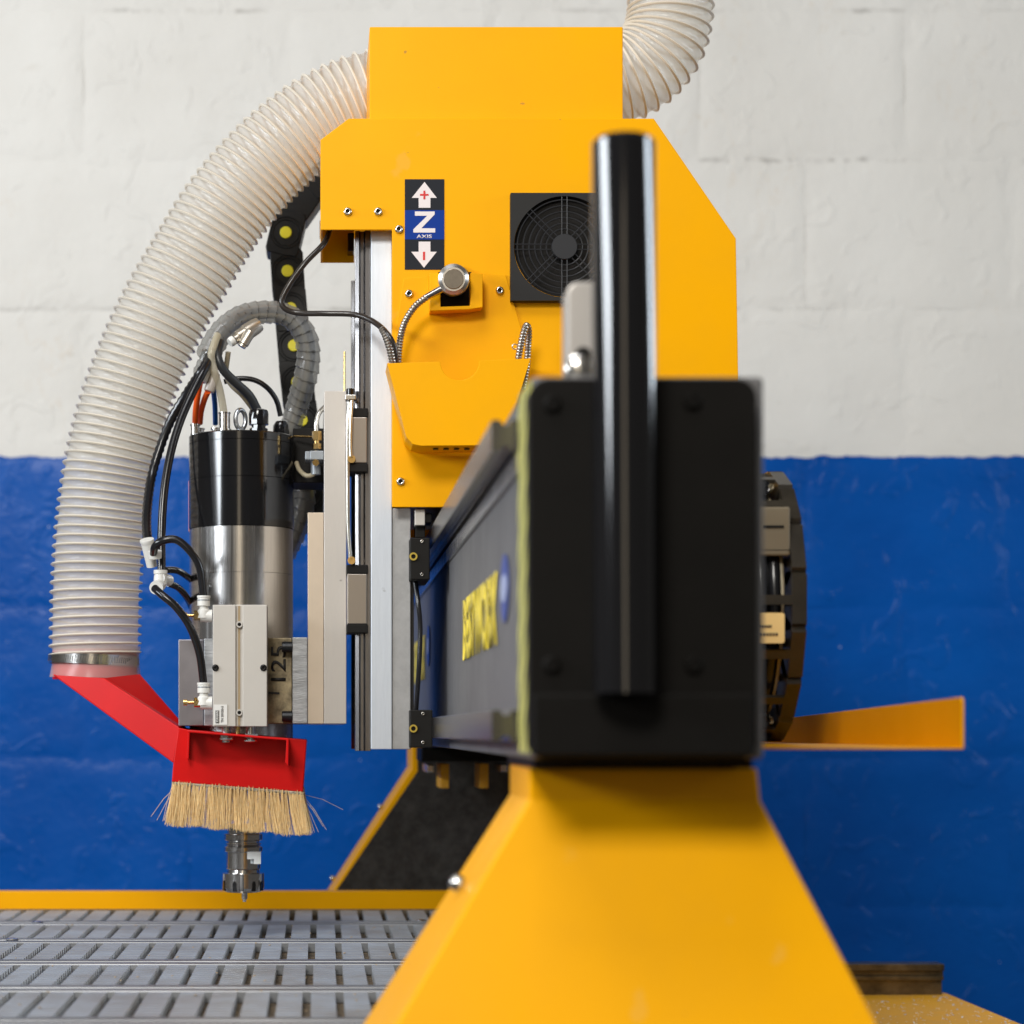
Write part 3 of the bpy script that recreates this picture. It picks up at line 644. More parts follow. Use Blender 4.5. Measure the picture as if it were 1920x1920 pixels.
# ------------------------------------------------------------------ spindle
SY = 2.605; SX = P(452.5, 0, SY).x; SR = L(98.5, SY)*.999
def Sz(py): return (VZ-py)*(SY-SR*.9)/F
sp = thing('spindle_motor', (SX, SY, Sz(1400)), 'upright cylindrical spindle motor with black top half and polished steel lower half', 'spindle')
m = MB(); m.lathe((SX, SY, Sz(985)), (0, 0, 1), [(0, SR), (Sz(893)-Sz(985), SR), (Sz(892.6)-Sz(985), SR-.0006), (Sz(892)-Sz(985), SR), (Sz(824)-Sz(985), SR), (Sz(823.6)-Sz(985), SR-.0006), (Sz(823)-Sz(985), SR), (Sz(809)-Sz(985), SR), (Sz(807)-Sz(985), SR-.0015)], 96)
obj('upper_housing', m, BLKG, sp, smooth=25)
m = MB(); m.lathe((SX, SY, Sz(1402)), (0, 0, 1), [(0, SR*.985), (Sz(1073)-Sz(1402), SR*.985), (Sz(1072.5)-Sz(1402), SR*.98), (Sz(1072)-Sz(1402), SR*.985), (Sz(986)-Sz(1402), SR*.985)], 96); obj('steel_body', m, STEELB, sp, smooth=25)
zt = Sz(808)
def fit(px, dy, prof, mat, name, seg=20):
    m = MB(); x = P(px, 0, SY+dy).x; m.lathe((x, SY+dy, zt), (0, 0, 1), [(L(h, SY), L(r, SY)) for h, r in prof], seg); return obj(name, m, mat, sp, smooth=35)
fit(366, -.012, [(0, 9), (4, 9), (4, 8), (19, 8), (19, 9.5), (22, 9.5)], STEEL, 'air_fitting'); fit(375, .004, [(0, 8), (16, 8), (16, 9.5), (18, 9.5)], STEEL, 'air_fitting')
fit(404, .01, [(0, 7), (17, 7), (17, 9), (20, 9)], STEEL, 'air_fitting')
fit(421, -.03, [(0, 13), (9, 13), (9, 10.5), (37, 10.5), (38, 11.5), (40, 11.5)], STEEL, 'coolant_fitting')
g1 = fit(485, -.02, [(0, 17), (12, 17), (12, 13), (19, 13), (19, 18.5), (24, 18.5), (40, 18.5), (46, 17), (48, 12), (48, 6)], BLKG, 'cable_gland', 10)
g2 = fit(527, .0, [(0, 14), (3, 14), (3, 11), (6, 15.5), (22, 15), (30, 10), (31, 5)], BLKG, 'cable_gland', 10)
m = MB(); c = Vector((P(451, 0, SY-.02).x, SY-.02, zt+L(29, SY)))
m.tube([c+Vector((math.cos(a)*L(9, SY), math.cos(a)*.004, math.sin(a)*L(18, SY))) for a in [2*PI*k/24 for k in range(25)]], .0028, 12, n=40, caps=False); m.cyl((c.x, c.y, zt), (c.x, c.y, zt+.006), .006, 16)
obj('eye_bolt', m, M('zinc_grey', (.50, .53, .56), .3, 1), sp, smooth=60)
m = MB(); m.box(SX-SR-.0003, SX-SR+.004, SY-.004, SY+.016, Sz(988), Sz(892)); obj('rating_plate', m, M('pink_plate', (.80, .35, .38), .4), sp)
# tool holder and collet
tx = P(456, 0, SY).x; tz = lambda y: (VZ-y)*SY/F
m = MB(); m.lathe((tx, SY, tz(1636)), (0, 0, -1), [(tz(1636)-tz(1672)-.0+0, L(34, SY)), ], 4) if False else None
m = MB(); base = tz(1545)
def pr2(y, r): return (tz(1545)-tz(y), L(r, SY))
m.lathe((tx, SY, base), (0, 0, -1), [pr2(1545, 30), pr2(1563, 30), pr2(1564, 36), pr2(1574, 36), pr2(1577, 30), pr2(1580, 30), pr2(1581, 33), pr2(1583, 33), pr2(1585, 30), pr2(1588, 36), pr2(1595, 36), pr2(1597, 32), pr2(1628, 32), pr2(1630, 30), pr2(1637, 31)], 48)
obj('tool_holder', m, STEEL, sp, smooth=25)
m = MB(); m.pbox(464, 1597, 489, 1611, SY-.0212, SY-.015); m.pbox(476, 1611, 489, 1620, SY-.0212, SY-.015); obj('drive_notch', m, M('notch_bright', (.85, .9, .92), .35, .3), sp)
m = MB(); n = 96; prof = [(1636, 34), (1637, 39), (1664, 39.5), (1669, 37), (1672, 32)]
rings = []
for (y, r) in prof:
    ring = []
    for k3 in range(n):
        a = 2*PI*k3/n; rr = r
        if (k3 % 16) in (6, 7, 8) and 1650 <= y <= 1671: rr = r-5.5
        ring.append(m.bm.verts.new((tx+L(rr, SY)*math.cos(a), SY+L(rr, SY)*math.sin(a), tz(y))))
    rings.append(ring)
for A_, B_ in zip(rings, rings[1:]): m.skin(A_, B_)
m.face(rings[-1]); m.face(rings[0]); obj('collet_nut', m, STEEL, sp, smooth=25)
for ang in (-112, -58, -25, -155):
    a = math.radians(ang); c = Vector((tx+L(38.9, SY)*math.cos(a), SY+L(38.9, SY)*math.sin(a), tz(1661))); t = Vector((-math.sin(a), math.cos(a), 0)); o_ = Vector((math.cos(a), math.sin(a), 0))*.0008
    m = MB(); q = [c+o_+t*dx*.001+Vector((0, 0, dz_*.001)) for dx, dz_ in ((-2.4, -5), (-2.4, 4), (-1.6, 6), (0, 7), (1.6, 6), (2.4, 4), (2.4, -5))]
    m.extr(q, -o_*3); obj('nut_slot', m, BLKG, sp)
m = MB(); m.lathe((tx+.0015, SY, tz(1671)), (0, 0, -1), [(0, .0036), (.009, .0036), (.0095, .0022), (.0125, .002)], 16); obj('router_bit', m, STEEL, sp, smooth=30)

# ------------------------------------------------------------------ clamp bracket, cylinder
cl = thing('spindle_clamp', P(450, 1357, 2.6), 'silver clamp bracket holding the spindle with oil stained marker writing', 'bracket')
m = MB(); m.pbox(334.5, 1199, 382, 1361, 2.528, 2.70); obj('clamp_half', m, M('clamp_grey', (.30, .29, .32), .33, .85, var=.3, vscale=9, bump=(600, .1, .0003)), cl, bevel=.001)
m = MB(); m.pbox(382.5, 1197, 500, 1361, 2.516, 2.70); obj('clamp_front', m, CHALK, cl, bevel=.001)
m = MB(); m.pbox(500.5, 1196, 547.5, 1357, 2.526, 2.70); st = obj('clamp_block', m, STAIN, cl, bevel=.001)
m = MB(); m.pbox(548, 1195, 576.5, 1357, 2.512, 2.74); obj('mounting_block', m, CHALK, cl, bevel=.001)
obj('marker_writing', text_mb('125', P(536, 1277, 2.5253), (0, 0, 1), (-1, 0, 0), L(28, 2.53), .0003, L(66, 2.53), bold=.01), INK, st)
m = MB(); m.prism([(503, 1297), (524, 1298), (524, 1302), (503, 1301)], 2.525, 2.5257); obj('marker_dash', m, INK, st)
for y in (1213, 1343):
    m = MB(); c = P(549, y, 2.516); m.lathe(c+Vector((-.0125, 0, 0)), (1, 0, 0), [(0, .0055), (.0005, .0062), (.012, .0062)], 24); obj('cap_screw', m, M('cap_black', (.02, .022, .025), .35, .5), cl, smooth=40)
pc = thing('pneumatic_cylinder', P(450, 1362, 2.49), 'beige anodised twin rod air cylinder clamped in front of the spindle', 'air cylinder')
m = MB(); m.pbox(399, 1134, 442, 1362, 2.470, 2.5195); m.pbox(455, 1134, 500.5, 1362, 2.470, 2.5195); m.pbox(441, 1134, 456, 1362, 2.4745, 2.519)
obj('cylinder_body', m, ANOD, pc, bevel=.0006)
m = MB(); m.pbox(446.5, 1136, 450, 1360, 2.4735, 2.4744); obj('sensor_groove', m, M('groove_tan', (.42, .30, .16), .5), pc)
for y in (1171, 1336):
    m = MB(); m.lathe(P(449, y, 2.4738), (0, -1, 0), [(0, L(6, 2.47)), (.004, L(6, 2.47)), (.004, L(3.6, 2.47)), (.001, L(3.4, 2.47)), (.001, .0001)], 24, caps=False); obj('port', m, ANOD, pc, smooth=30)
    m = MB(); m.cyl(P(449, y, 2.4700), P(449, y, 2.4725), L(3.2, 2.47), 16); obj('port_plug', m, BLK, pc)
for x in (404, 494): screw(x, 1252, 2.4698, 6.4, pc, M('screw_black', (.015, .015, .015), .3, .6))
for x in (424, 470):
    m = MB(); m.cyl(P(x, 1362, 2.49), P(x, 1392, 2.49), .0052, 20); obj('piston_rod', m, STEEL, pc, smooth=40)
    m = MB(); m.hexa(P(x, 1383, 2.487), P(x, 1376, 2.487), .0085); obj('rod_nut', m, BOLT, pc)
m = MB(); m.cyl(P(446, 1362, 2.48), P(446, 1376, 2.48), .0028, 12); obj('adjuster', m, BRASS, pc, smooth=40)
m = MB(); m.pbox(401, 1321, 426, 1359, 2.4688, 2.4695); obj('maker_label', m, LABW, pc)
m = MB(); m.pbox(404, 1332, 410.8, 1356, 2.4684, 2.4687); obj('logo_bar', m, INK, pc)
obj('label_lettering', text_mb('TN 20X50-S', P(419, 1355, 2.4686), (0, 0, 1), (-1, 0, 0), L(4.6, 2.47), .0001, L(31, 2.47), bold=.02), INK, pc)
obj('logo_lettering', text_mb('XIANAN', P(410, 1355, 2.4683), (0, 0, 1), (-1, 0, 0), L(5, 2.47), .0001, L(22, 2.47), bold=.02), LABW, pc)
# speed control elbows with brass screws
for k4, (yy, lab) in enumerate(((1155, 'white push fit elbow with brass needle screw at the top of the air cylinder'), (1318, 'white push fit elbow with brass needle screw near the bottom of the air cylinder'))):
    e = thing('air_elbow', P(385, yy, 2.48), lab, 'air fitting', 'white air elbows on the cylinder')
    Ye = 2.48
    m = MB(); m.lathe(P(382, yy+4, Ye), (0, 0, 1), [(0, L(13, Ye)), (L(14, Ye), L(12, Ye)), (L(18, Ye), L(8, Ye)), (L(22, Ye), L(8, Ye)), (L(23, Ye), L(12, Ye)), (L(36, Ye), L(12, Ye)), (L(37, Ye), L(11, Ye)), (L(38, Ye), L(12.5, Ye)), (L(42, Ye), L(12.5, Ye)), (L(42, Ye), L(8, Ye))], 28)
    m.cyl(P(376, yy, Ye), P(398, yy, Ye), L(12, Ye), 24); obj('elbow_body', m, WHP, e, smooth=35)
    m = MB(); m.cyl(P(364, yy-1, Ye), P(377, yy-1, Ye), L(9.5, Ye), 6); m.cyl(P(352, yy-1, Ye), P(364, yy-1, Ye), L(3.4, Ye), 12); m.cyl(P(344, yy-1, Ye), P(351, yy-1, Ye), L(6, Ye), 12); obj('needle_screw', m, BRASS, e, smooth=35)
    m = MB(); m.lathe(P(382, yy-28.5, Ye), (0, 0, 1), [(0, L(12.4, Ye)), (L(2, Ye), L(12.4, Ye))], 24); obj('release_ring', m, GREY, e, smooth=35)
# tee fittings left
for (x, y, lab, pts) in ((285, 1030, 'upper white tee fitting joining black air tubes beside the ribbed hose', ((272, 1018), (300, 1048))), (298, 1092, 'lower white tee fitting joining black air tubes beside the ribbed hose', ((299, 1066), (299, 1098)))):
    e = thing('air_tee', P(x, y+20, 2.5), lab, 'air fitting', 'white air tees on the tubes')
    m = MB(); Ye = 2.5
    if y == 1030:
        m.cyl(P(277, 1018, 2.51), P(285, 1062, 2.52), L(13, Ye), 20, L(10, Ye)); m.lathe(P(277, 1020, 2.51), P(277, 1020, 2.51)-P(285, 1062, 2.52), [(0, L(12, Ye)), (L(6, Ye), L(14, Ye)), (L(9, Ye), L(13.5, Ye)), (L(9, Ye), L(8, Ye))], 24)
        m.lathe(P(291, 1046, 2.50), Vector((.0, -.35, 1)), [(0, L(12, Ye)), (L(8, Ye), L(12.5, Ye)), (L(13, Ye), L(12.8, Ye)), (L(13, Ye), L(8, Ye))], 24)
    else:
        m.lathe(P(301, 1096, 2.51), (0, 0, 1), [(0, L(12, Ye)), (L(10, Ye), L(13, Ye)), (L(18, Ye), L(12, Ye)), (L(19, Ye), L(11, Ye)), (L(20, Ye), L(13, Ye)), (L(27, Ye), L(13, Ye)), (L(27, Ye), L(7, Ye))], 24)
        m.cyl(P(299, 1084, 2.505), P(316, 1088, 2.53), L(11, Ye), 20); m.lathe(P(300, 1096, 2.515), P(288, 1106, 2.47)-P(300, 1096, 2.515), [(0, L(12, Ye)), (.022, L(13, Ye)), (.028, L(13, Ye)), (.028, L(8, Ye))], 24)
    obj('tee_body', m, WHP, e, smooth=35)
def tube_thing(name, pts, r, mat, label, cat='air tube', group=None, **kw):
    m = MB(); m.tube(pts, r, 16, step=.004, **kw); return obj(name, m, mat, smooth=60, label=label, cat=cat, group=group)
tube_thing('air_tube', [P(288, 1038, 2.495), P(291, 1024, 2.48), P(305, 1014, 2.475), P(330, 1012, 2.475), P(355, 1032, 2.475), P(374, 1064, 2.478), P(382, 1120, 2.48)], L(7.5, 2.48), BLKR, 'black air tube arching from the upper white tee over to the upper elbow')
tube_thing('air_tube', [P(290, 1103, 2.475), P(303, 1115, 2.465), P(330, 1138, 2.462), P(356, 1175, 2.465), P(374, 1225, 2.472), P(382, 1284, 2.48)], L(7.5, 2.48), BLKR, 'black air tube curving from the lower white tee down to the lower elbow')
tube_thing('air_tube', [P(310, 1069, 2.53), P(332, 1070, 2.55), P(352, 1082, 2.58), P(372, 1100, 2.64), P(385, 1120, 2.7)], L(6.5, 2.5), BLKR, 'short black air tube running right from the middle of the tees behind the spindle')
tube_thing('air_tube', [P(316, 1094, 2.53), P(334, 1102, 2.55), P(350, 1120, 2.58), P(362, 1145, 2.64), P(372, 1170, 2.7)], L(6.5, 2.5), BLKR, 'lowest short black air tube going behind the spindle body')
tube_thing('air_tube', [P(303, 1070, 2.51), P(303, 1000, 2.52), P(308, 920, 2.53), P(320, 850, 2.54), P(338, 790, 2.55), P(362, 735, 2.56), P(385, 690, 2.57), P(403, 655, 2.60), P(425, 622, 2.63)], L(8, 2.5), BLKR, 'long glossy black air tube rising past the spindle to the cable bundle')
tube_thing('air_tube', [P(277, 1020, 2.52), P(275, 970, 2.56), P(283, 900, 2.60), P(300, 840, 2.61), P(322, 785, 2.61), P(352, 735, 2.60), P(378, 695, 2.58), P(398, 662, 2.60), P(420, 628, 2.63)], L(8, 2.5), BLKR, 'black corrugated tube hugging the inner side of the ribbed hose', rf=lambda i, n: L(8, 2.5)*(1.0+.22*(i % 2)))

# ------------------------------------------------------------------ cable bundle over the spindle
bun = thing('cable_bundle', P(520, 620, 2.66), 'grey spiral wrapped cable bundle arching over the spindle', 'cable bundle')
bp_ = [P(388, 668, 2.60), P(404, 640, 2.61), P(425, 614, 2.62), P(458, 592, 2.64), P(500, 585, 2.65), P(540, 592, 2.66), P(568, 620, 2.67), P(578, 662, 2.68), P(572, 712, 2.69), P(557, 762, 2.71), P(543, 812, 2.72), P(550, 860, 2.74), P(568, 915, 2.75), P(568, 955, 2.75), P(553, 1000, 2.76), P(535, 1040, 2.77)]
def wrap_tube(pts, r0, parent, name='spiral_wrap', mat=WRAP, pitch=.0118, slant=.55):
    q = resample(pts, .0014); fr = frames(q); seg = 28; m = MB(); rings = []
    Lq = (q[1]-q[0]).length
    for i, (c, u, v) in enumerate(fr):
        t = u.cross(v); ring = []
        for k in range(seg):
            a = 2*PI*k/seg; s = i*Lq/pitch + a/(2*PI); f = s-math.floor(s)
            lump = .0006*noise.noise(Vector((math.floor(s)*3.1, math.cos(a)*1.5, math.sin(a)*1.5)))
            rr = r0*(1+.05*math.sin(i*Lq*38))+.0019*f+lump
            ring.append(m.bm.verts.new(c+(u*math.cos(a)+v*math.sin(a))*rr))
        rings.append(ring)
    for A_, B_ in zip(rings, rings[1:]): m.skin(A_, B_)
    return obj(name, m, mat, parent, smooth=28)
wrap_tube(bp_, L(20, 2.66), bun)
for k5, (dx, dy, dz_, r, mt) in enumerate(((.004, 0, .004, .0050, BLKR), (-.005, .003, -.002, .0045, BLKR), (0, -.004, -.005, .0032, BEIGE), (.004, .005, -.004, .003, BLU_T), (-.003, -.004, .005, .0035, ALU))):
    m = MB(); m.tube([p+Vector((dx, dy, dz_)) for p in bp_], r, 10, step=.006); obj('inner_cable', m, mt, bun, smooth=60)
wrap_tube([P(372, 700, 2.59), P(380, 682, 2.60), P(398, 650, 2.60), P(420, 618, 2.61), P(440, 600, 2.62)], L(9, 2.6), bun, mat=WRAP)
conn = thing('hose_connector', P(456, 640, 2.59), 'tilted nickel plated pneumatic connector hanging in the cable bundle', 'connector')
m = MB(); a = P(486, 608, 2.585); b = P(436, 640, 2.575); m.lathe(a, b-a, [(0, L(13, 2.6)), (.006, L(15, 2.6)), (.020, L(15.5, 2.6)), (.021, L(13, 2.6)), (.031, L(13, 2.6)), (.032, L(9, 2.6)), (.036, L(9, 2.6))], 28)
obj('connector_body', m, M('nickel_satin', (.62, .56, .47), .33, .9), conn, smooth=35)
m = MB(); a = P(470, 622, 2.573); b = P(450, 655, 2.572); m.lathe(a, b-a, [(0, L(10, 2.6)), (.017, L(10, 2.6)), (.018, L(8, 2.6)), (.021, L(8, 2.6))], 24); obj('connector_branch', m, M('nickel_satin2', (.58, .53, .45), .35, .9), conn, smooth=35)
m = MB(); a = P(438, 638, 2.574); b = P(430, 643, 2.572); m.lathe(a, b-a, [(0, L(9, 2.6)), (.003, L(9.5, 2.6)), (.006, L(8, 2.6))], 20); obj('connector_collar', m, WHP, conn, smooth=35)
cb2 = thing('tube_splitter', P(388, 720, 2.58), 'white and beige tube splitter feeding orange and blue tubes', 'connector')
m = MB(); a = P(391, 683, 2.585); b = P(377, 716, 2.58); m.lathe(a, b-a, [(0, L(9, 2.6)), (.008, L(10.5, 2.6)), (.022, L(10.5, 2.6)), (.023, L(9, 2.6))], 24); obj('splitter_body', m, WHP, cb2, smooth=35)
m = MB(); a = P(404, 700, 2.588); b = P(391, 736, 2.585); m.lathe(a, b-a, [(0, L(9, 2.6)), (.008, L(10.5, 2.6)), (.022, L(10, 2.6)), (.0235, L(9, 2.6))], 24); obj('splitter_body', m, M('grey_beige_plastic', (.52, .47, .42), .35), cb2, smooth=35)
def fine(name, pts, r, mat, label, cat): return tube_thing(name, pts, r, mat, label, cat)
fine('orange_tube', [P(376, 712, 2.58), P(371, 740, 2.59), P(367, 770, 2.61), P(366, 793, 2.628)], L(5.8, 2.6), ORG_M, 'left bright orange air tube going into the spindle top', 'air tube')
fine('orange_tube', [P(390, 734, 2.585), P(383, 750, 2.60), P(377, 772, 2.62), P(375, 793, 2.64)], L(5.6, 2.6), ORG_M, 'right bright orange air tube going into the spindle top', 'air tube')
fine('blue_tube', [P(400, 728, 2.60), P(403, 760, 2.63), P(404, 795, 2.65)], L(5, 2.6), BLU_T, 'blue air tube between the orange and clear tubes on the spindle top', 'air tube')
fine('clear_tube', [P(408, 628, 2.59), P(400, 650, 2.58), P(396, 668, 2.578), P(403, 700, 2.58), P(413, 735, 2.59), P(420, 775, 2.60)], L(7, 2.6), CLEART, 'clear yellowish coolant tube going into the steel fitting on the spindle', 'tube')
fine('power_cable', [P(412, 640, 2.60), P(408, 668, 2.59), P(420, 695, 2.59), P(445, 720, 2.60), P(468, 742, 2.61), P(484, 772, 2.62)], L(8.5, 2.6), M('power_cable', (.035, .038, .042), .35), 'thick dark grey power cable entering the large black gland', 'cable')
fine('beige_cable', [P(428, 660, 2.61), P(424, 700, 2.62), P(434, 722, 2.62), P(455, 742, 2.615), P(475, 768, 2.625)], L(5, 2.6), BEIGE, 'thin yellowish beige cable beside the thick grey power cable', 'cable')
fine('signal_lead', [P(420, 716, 2.63), P(445, 710, 2.63), P(475, 712, 2.63), P(500, 726, 2.63), P(518, 750, 2.635), P(526, 780, 2.64)], L(5, 2.6), BLKR, 'thin black lead entering the small black gland on the spindle', 'cable')
# lubrication manifold between spindle and plate
lu = thing('oil_manifold', P(594, 895, 2.56), 'grey and brass lubrication fitting left of the slide plate', 'fitting')
m = MB(); m.pbox(549, 803, 607, 905, 2.62, 2.70); obj('bracket', m, BLK, lu, bevel=.001)
m = MB(); m.pbox(581, 845, 607, 862, 2.55, 2.60); m.pbox(572, 846, 582, 862, 2.56, 2.60); obj('manifold_block', m, GREY, lu, bevel=.001)
m = MB(); m.lathe(P(592, 868, 2.60), (0, -1, .05), [(0, .007), (.045, .007), (.047, .006)], 24); m.cyl(P(592, 868, 2.575), P(592, 890, 2.575), .006, 20); obj('elbow', m, GREY, lu, smooth=35)
m = MB(); m.hexa(P(592, 867.5, 2.553), P(592, 867.5, 2.549), .0042); m.hexa(P(594, 842, 2.565), P(594, 832, 2.565), .0052); m.cyl(P(594, 833, 2.565), P(594, 826, 2.565), .0032, 16); m.hexa(P(594, 826, 2.565), P(594, 809, 2.565), .0058); obj('brass_fitting', m, BRASS, lu)
m = MB(); m.tube([P(593, 812, 2.565), P(593, 795, 2.565), P(598, 775, 2.568), P(610, 762, 2.575)], L(4.5, 2.56), 12); obj('steel_line', m, OILT, lu, smooth=60)
m = MB(); m.tube([P(556, 868, 2.60), P(562, 882, 2.585), P(575, 892, 2.575), P(588, 889, 2.575), P(592, 882, 2.576)], L(4.5, 2.56), 12); obj('return_line', m, BEIGE, lu, smooth=60)
m = MB(); m.cyl(P(550, 818, 2.61), P(590, 819, 2.6), .0012, 8); obj('thin_pipe', m, BRASS, lu)

# ------------------------------------------------------------------ vertical drag chain with yellow pins
vc = thing('energy_chain', P(560, 900, 2.83), 'black cable carrier chain with yellow pin caps hanging behind the ribbed hose', 'drag chain')
CY = 2.80
cent = [(700, 285), (655, 300), (612, 328), (572, 368), (536, 436), (539, 508), (545, 578), (551, 648), (557, 716), (566, 788), (574, 858), (578, 925)]
for i, (x, y) in enumerate(cent):
    a = cent[max(i-1, 0)]; b = cent[min(i+1, len(cent)-1)]; d = Vector((b[0]-a[0], 0, -(b[1]-a[1]))).normalized(); t = Vector((d.z, 0, -d.x)); c = P(x, y, CY)
    hw, hl = L(31 if i > 3 else 28, CY), L(42, CY)
    m = MB(); pts = []
    for sx_, sy_ in ((1, -.86), (1, .86), (.8, 1), (-.8, 1), (-1, .86), (-1, -.86), (-.8, -1), (.8, -1)): pts.append(c+d*hl*sx_+t*hw*sy_)
    m.extr([p+Vector((0, .001*(i % 2), 0)) for p in pts], Vector((0, .05, 0)))
    lk_ = obj('chain_link', m, CHAINM, vc, bevel=.0012)
    if i >= 4:
        rings_ = MB()
        for rr in (.020, .0165): rings_.tube([c+Vector((rr*math.cos(2*PI*k/32), -.0006, rr*math.sin(2*PI*k/32))) for k in range(33)], .0006, 6, n=48, caps=False)
        obj('hinge_ring', rings_, CHAINM, lk_, smooth=60)
        m = MB(); m.lathe(c+Vector((0, -.0, 0)), (0, -1, 0), [(0, L(11, CY)), (.0015, L(11, CY)), (.002, L(10, CY))], 28); obj('pin_cap', m, DOT, lk_, smooth=35)

# ------------------------------------------------------------------ ribbed hoses
def ribbed_hose(pts, R, pitch, root):
    Lh = length(pts); turns = int(Lh/pitch); per = 6; n = turns*per; seg = 56
    q = resample(pts, 1, n); fr = frames(q)
    m = MB(); rings = []
    for i, (c, u, v) in enumerate(fr):
        ring = []
        for k in range(seg):
            a = 2*PI*k/seg; ph = (i/per - a/(2*PI))
            rr = R*(1-.055*math.sin(PI*(ph-math.floor(ph)))**.8)
            ring.append(m.bm.verts.new(c+(u*math.cos(a)+v*math.sin(a))*rr))
        rings.append(ring)
    for A_, B_ in zip(rings, rings[1:]): m.skin(A_, B_)
    obj('hose_wall', m, HOSEW, root, smooth=80)
    m = MB(); sg = 44; N_ = turns*sg; prev = None
    for j in range(N_+1):
        s = j/sg*per; i0 = min(int(s), n-1); f = s-i0; c = fr[i0][0].lerp(fr[i0+1][0], f); u = fr[i0][1].lerp(fr[i0+1][1], f); v = fr[i0][2].lerp(fr[i0+1][2], f)
        t = u.cross(v).normalized(); a = 2*PI*(j/sg); rad = (u*math.cos(a)+v*math.sin(a)).normalized()
        cc = c+rad*R*1.004; rs = []
        for b, h in ((0, 1), (1.25, .45), (1.57, -.3), (-1.57, -.3), (-1.25, .45)):
            pass
        rs = [m.bm.verts.new(cc+t*x*.0015+rad*y*.0015) for x, y in ((-1, -.7), (-.85, .5), (0, 1.25), (.85, .5), (1, -.7))]
        if prev:
            for k in range(5): m.face([prev[k], prev[(k+1) % 5], rs[(k+1) % 5], rs[k]])
        prev = rs
    obj('spiral_rib', m, HOSER, root, smooth=60)
HY = 2.66
h1 = thing('dust_hose', P(178, 1250, HY), 'large translucent ribbed dust hose curving from the red hood up to the yellow box', 'hose')
ribbed_hose([P(178, 1236, HY), P(179, 1170, HY), P(181, 1090, HY), P(189, 980, HY), P(207, 860, HY), P(236, 752, HY), P(273, 655, HY), P(314, 570, HY), P(361, 490, HY), P(412, 407, HY), P(464, 341, HY), P(524, 280, HY), P(590, 229, HY), P(648, 198, HY), P(700, 181, HY), P(760, 178, HY)], L(84, HY), .0107, h1)
h2 = thing('exhaust_hose', P(1250, 200, HY), 'translucent ribbed hose bending up from the right side of the yellow box', 'hose')
ribbed_hose([P(1120, 158, HY), P(1165, 150, HY), P(1205, 128, HY), P(1238, 90, HY), P(1254, 45, HY), P(1258, -5, HY), P(1257, -70, HY), P(1250, -160, HY)], L(79, HY), .0105, h2)
# hose clamp
hc = thing('hose_clamp', P(176, 1250, HY), 'steel worm drive band clamp around the hose end on the red hood', 'clamp')
m = MB(); ax = Vector((.045, 0, 1)).normalized(); m.lathe(P(175, 1247, HY), ax, [(0, L(82.5, HY)), (0, L(84, HY)), (L(19, HY), L(84, HY)), (L(19, HY), L(82.5, HY))], 96, caps=False); obj('band', m, STEEL, hc, smooth=35)
m = MB(); u = ax.orthogonal().normalized(); v = ax.cross(u)
for k in range(110):
    a = 2*PI*k/110; rd = (u*math.cos(a)+v*math.sin(a)); tt = (-u*math.sin(a)+v*math.cos(a)); c = P(175, 1247, HY)+ax*L(9.5, HY)+rd*L(84.2, HY)
    q = [c+tt*x*.0007+ax*z*.0036+tt*z*.0006 for x, z in ((-1, -1), (1, -1), (1, 1), (-1, 1))]
    m.extr(q, rd*.0007)
obj('worm_threads', m, BOLT, hc, kind='stuff')
# hose cuff over the inlet
m = MB(); m.lathe(P(179, 1272, HY), (0.03, 0, 1), [(0, L(86, HY)), (L(8, HY), L(84.5, HY)), (L(24, HY), L(82, HY)), (L(46, HY), L(81, HY)), (L(62, HY), L(83, HY))], 64, caps=False)
obj('hose_cuff', m, translucent('cuff_pvc', (.80, .72, .68), .42, .2), h1, smooth=60)

# ------------------------------------------------------------------ dust shoe
ds = thing('dust_shoe', P(440, 1480, 2.62), 'red sheet metal dust extraction hood with a bristle skirt round the tool', 'dust hood')
YD0, YD1 = 2.528, 2.71
m = MB(); m.prism([(334, 1364), (352, 1368), (440, 1374), (575, 1387), (568, 1485), (322, 1466), (325, 1428)], YD0, YD1); obj('hood_body', m, RED, ds, bevel=.0012)
# duct: loft circle -> rectangle
m = MB()
top = [P(100, 1266, 2.582), P(193, 1271, 2.552), P(262, 1264, 2.62), P(258, 1264, 2.72), P(102, 1266, 2.73)]
bot = [P(324.5, 1430, YD0+.0006), P(335, 1363, YD0+.0006), P(352, 1367.5, 2.60), P(352, 1367.5, YD1-.001), P(324.5, 1430, YD1-.001)]
nn_ = (bot[0]-top[0]).cross(bot[1]-top[0]); dd_ = top[1].copy(); dd_.y = top[0].y-(nn_.x*(dd_.x-top[0].x)+nn_.z*(dd_.z-top[0].z))/nn_.y; top[1] = dd_
m.skin([m.bm.verts.new(p) for p in top], [m.bm.verts.new(p) for p in bot]); m.bm.faces.new(m.bm.verts[:5][::-1]) if False else None
duct = obj('inlet_duct', m, RED, ds, bevel=.0012)
so = duct.modifiers.new('sheet', 'SOLIDIFY'); so.thickness = .0015; so.offset = -1
m = MB(); m.lathe(P(178, 1269, HY), (0, 0, 1), [(-.003, L(79, HY)), (L(50, HY), L(79, HY))], 64); obj('inlet_collar', m, RED, ds, smooth=35)
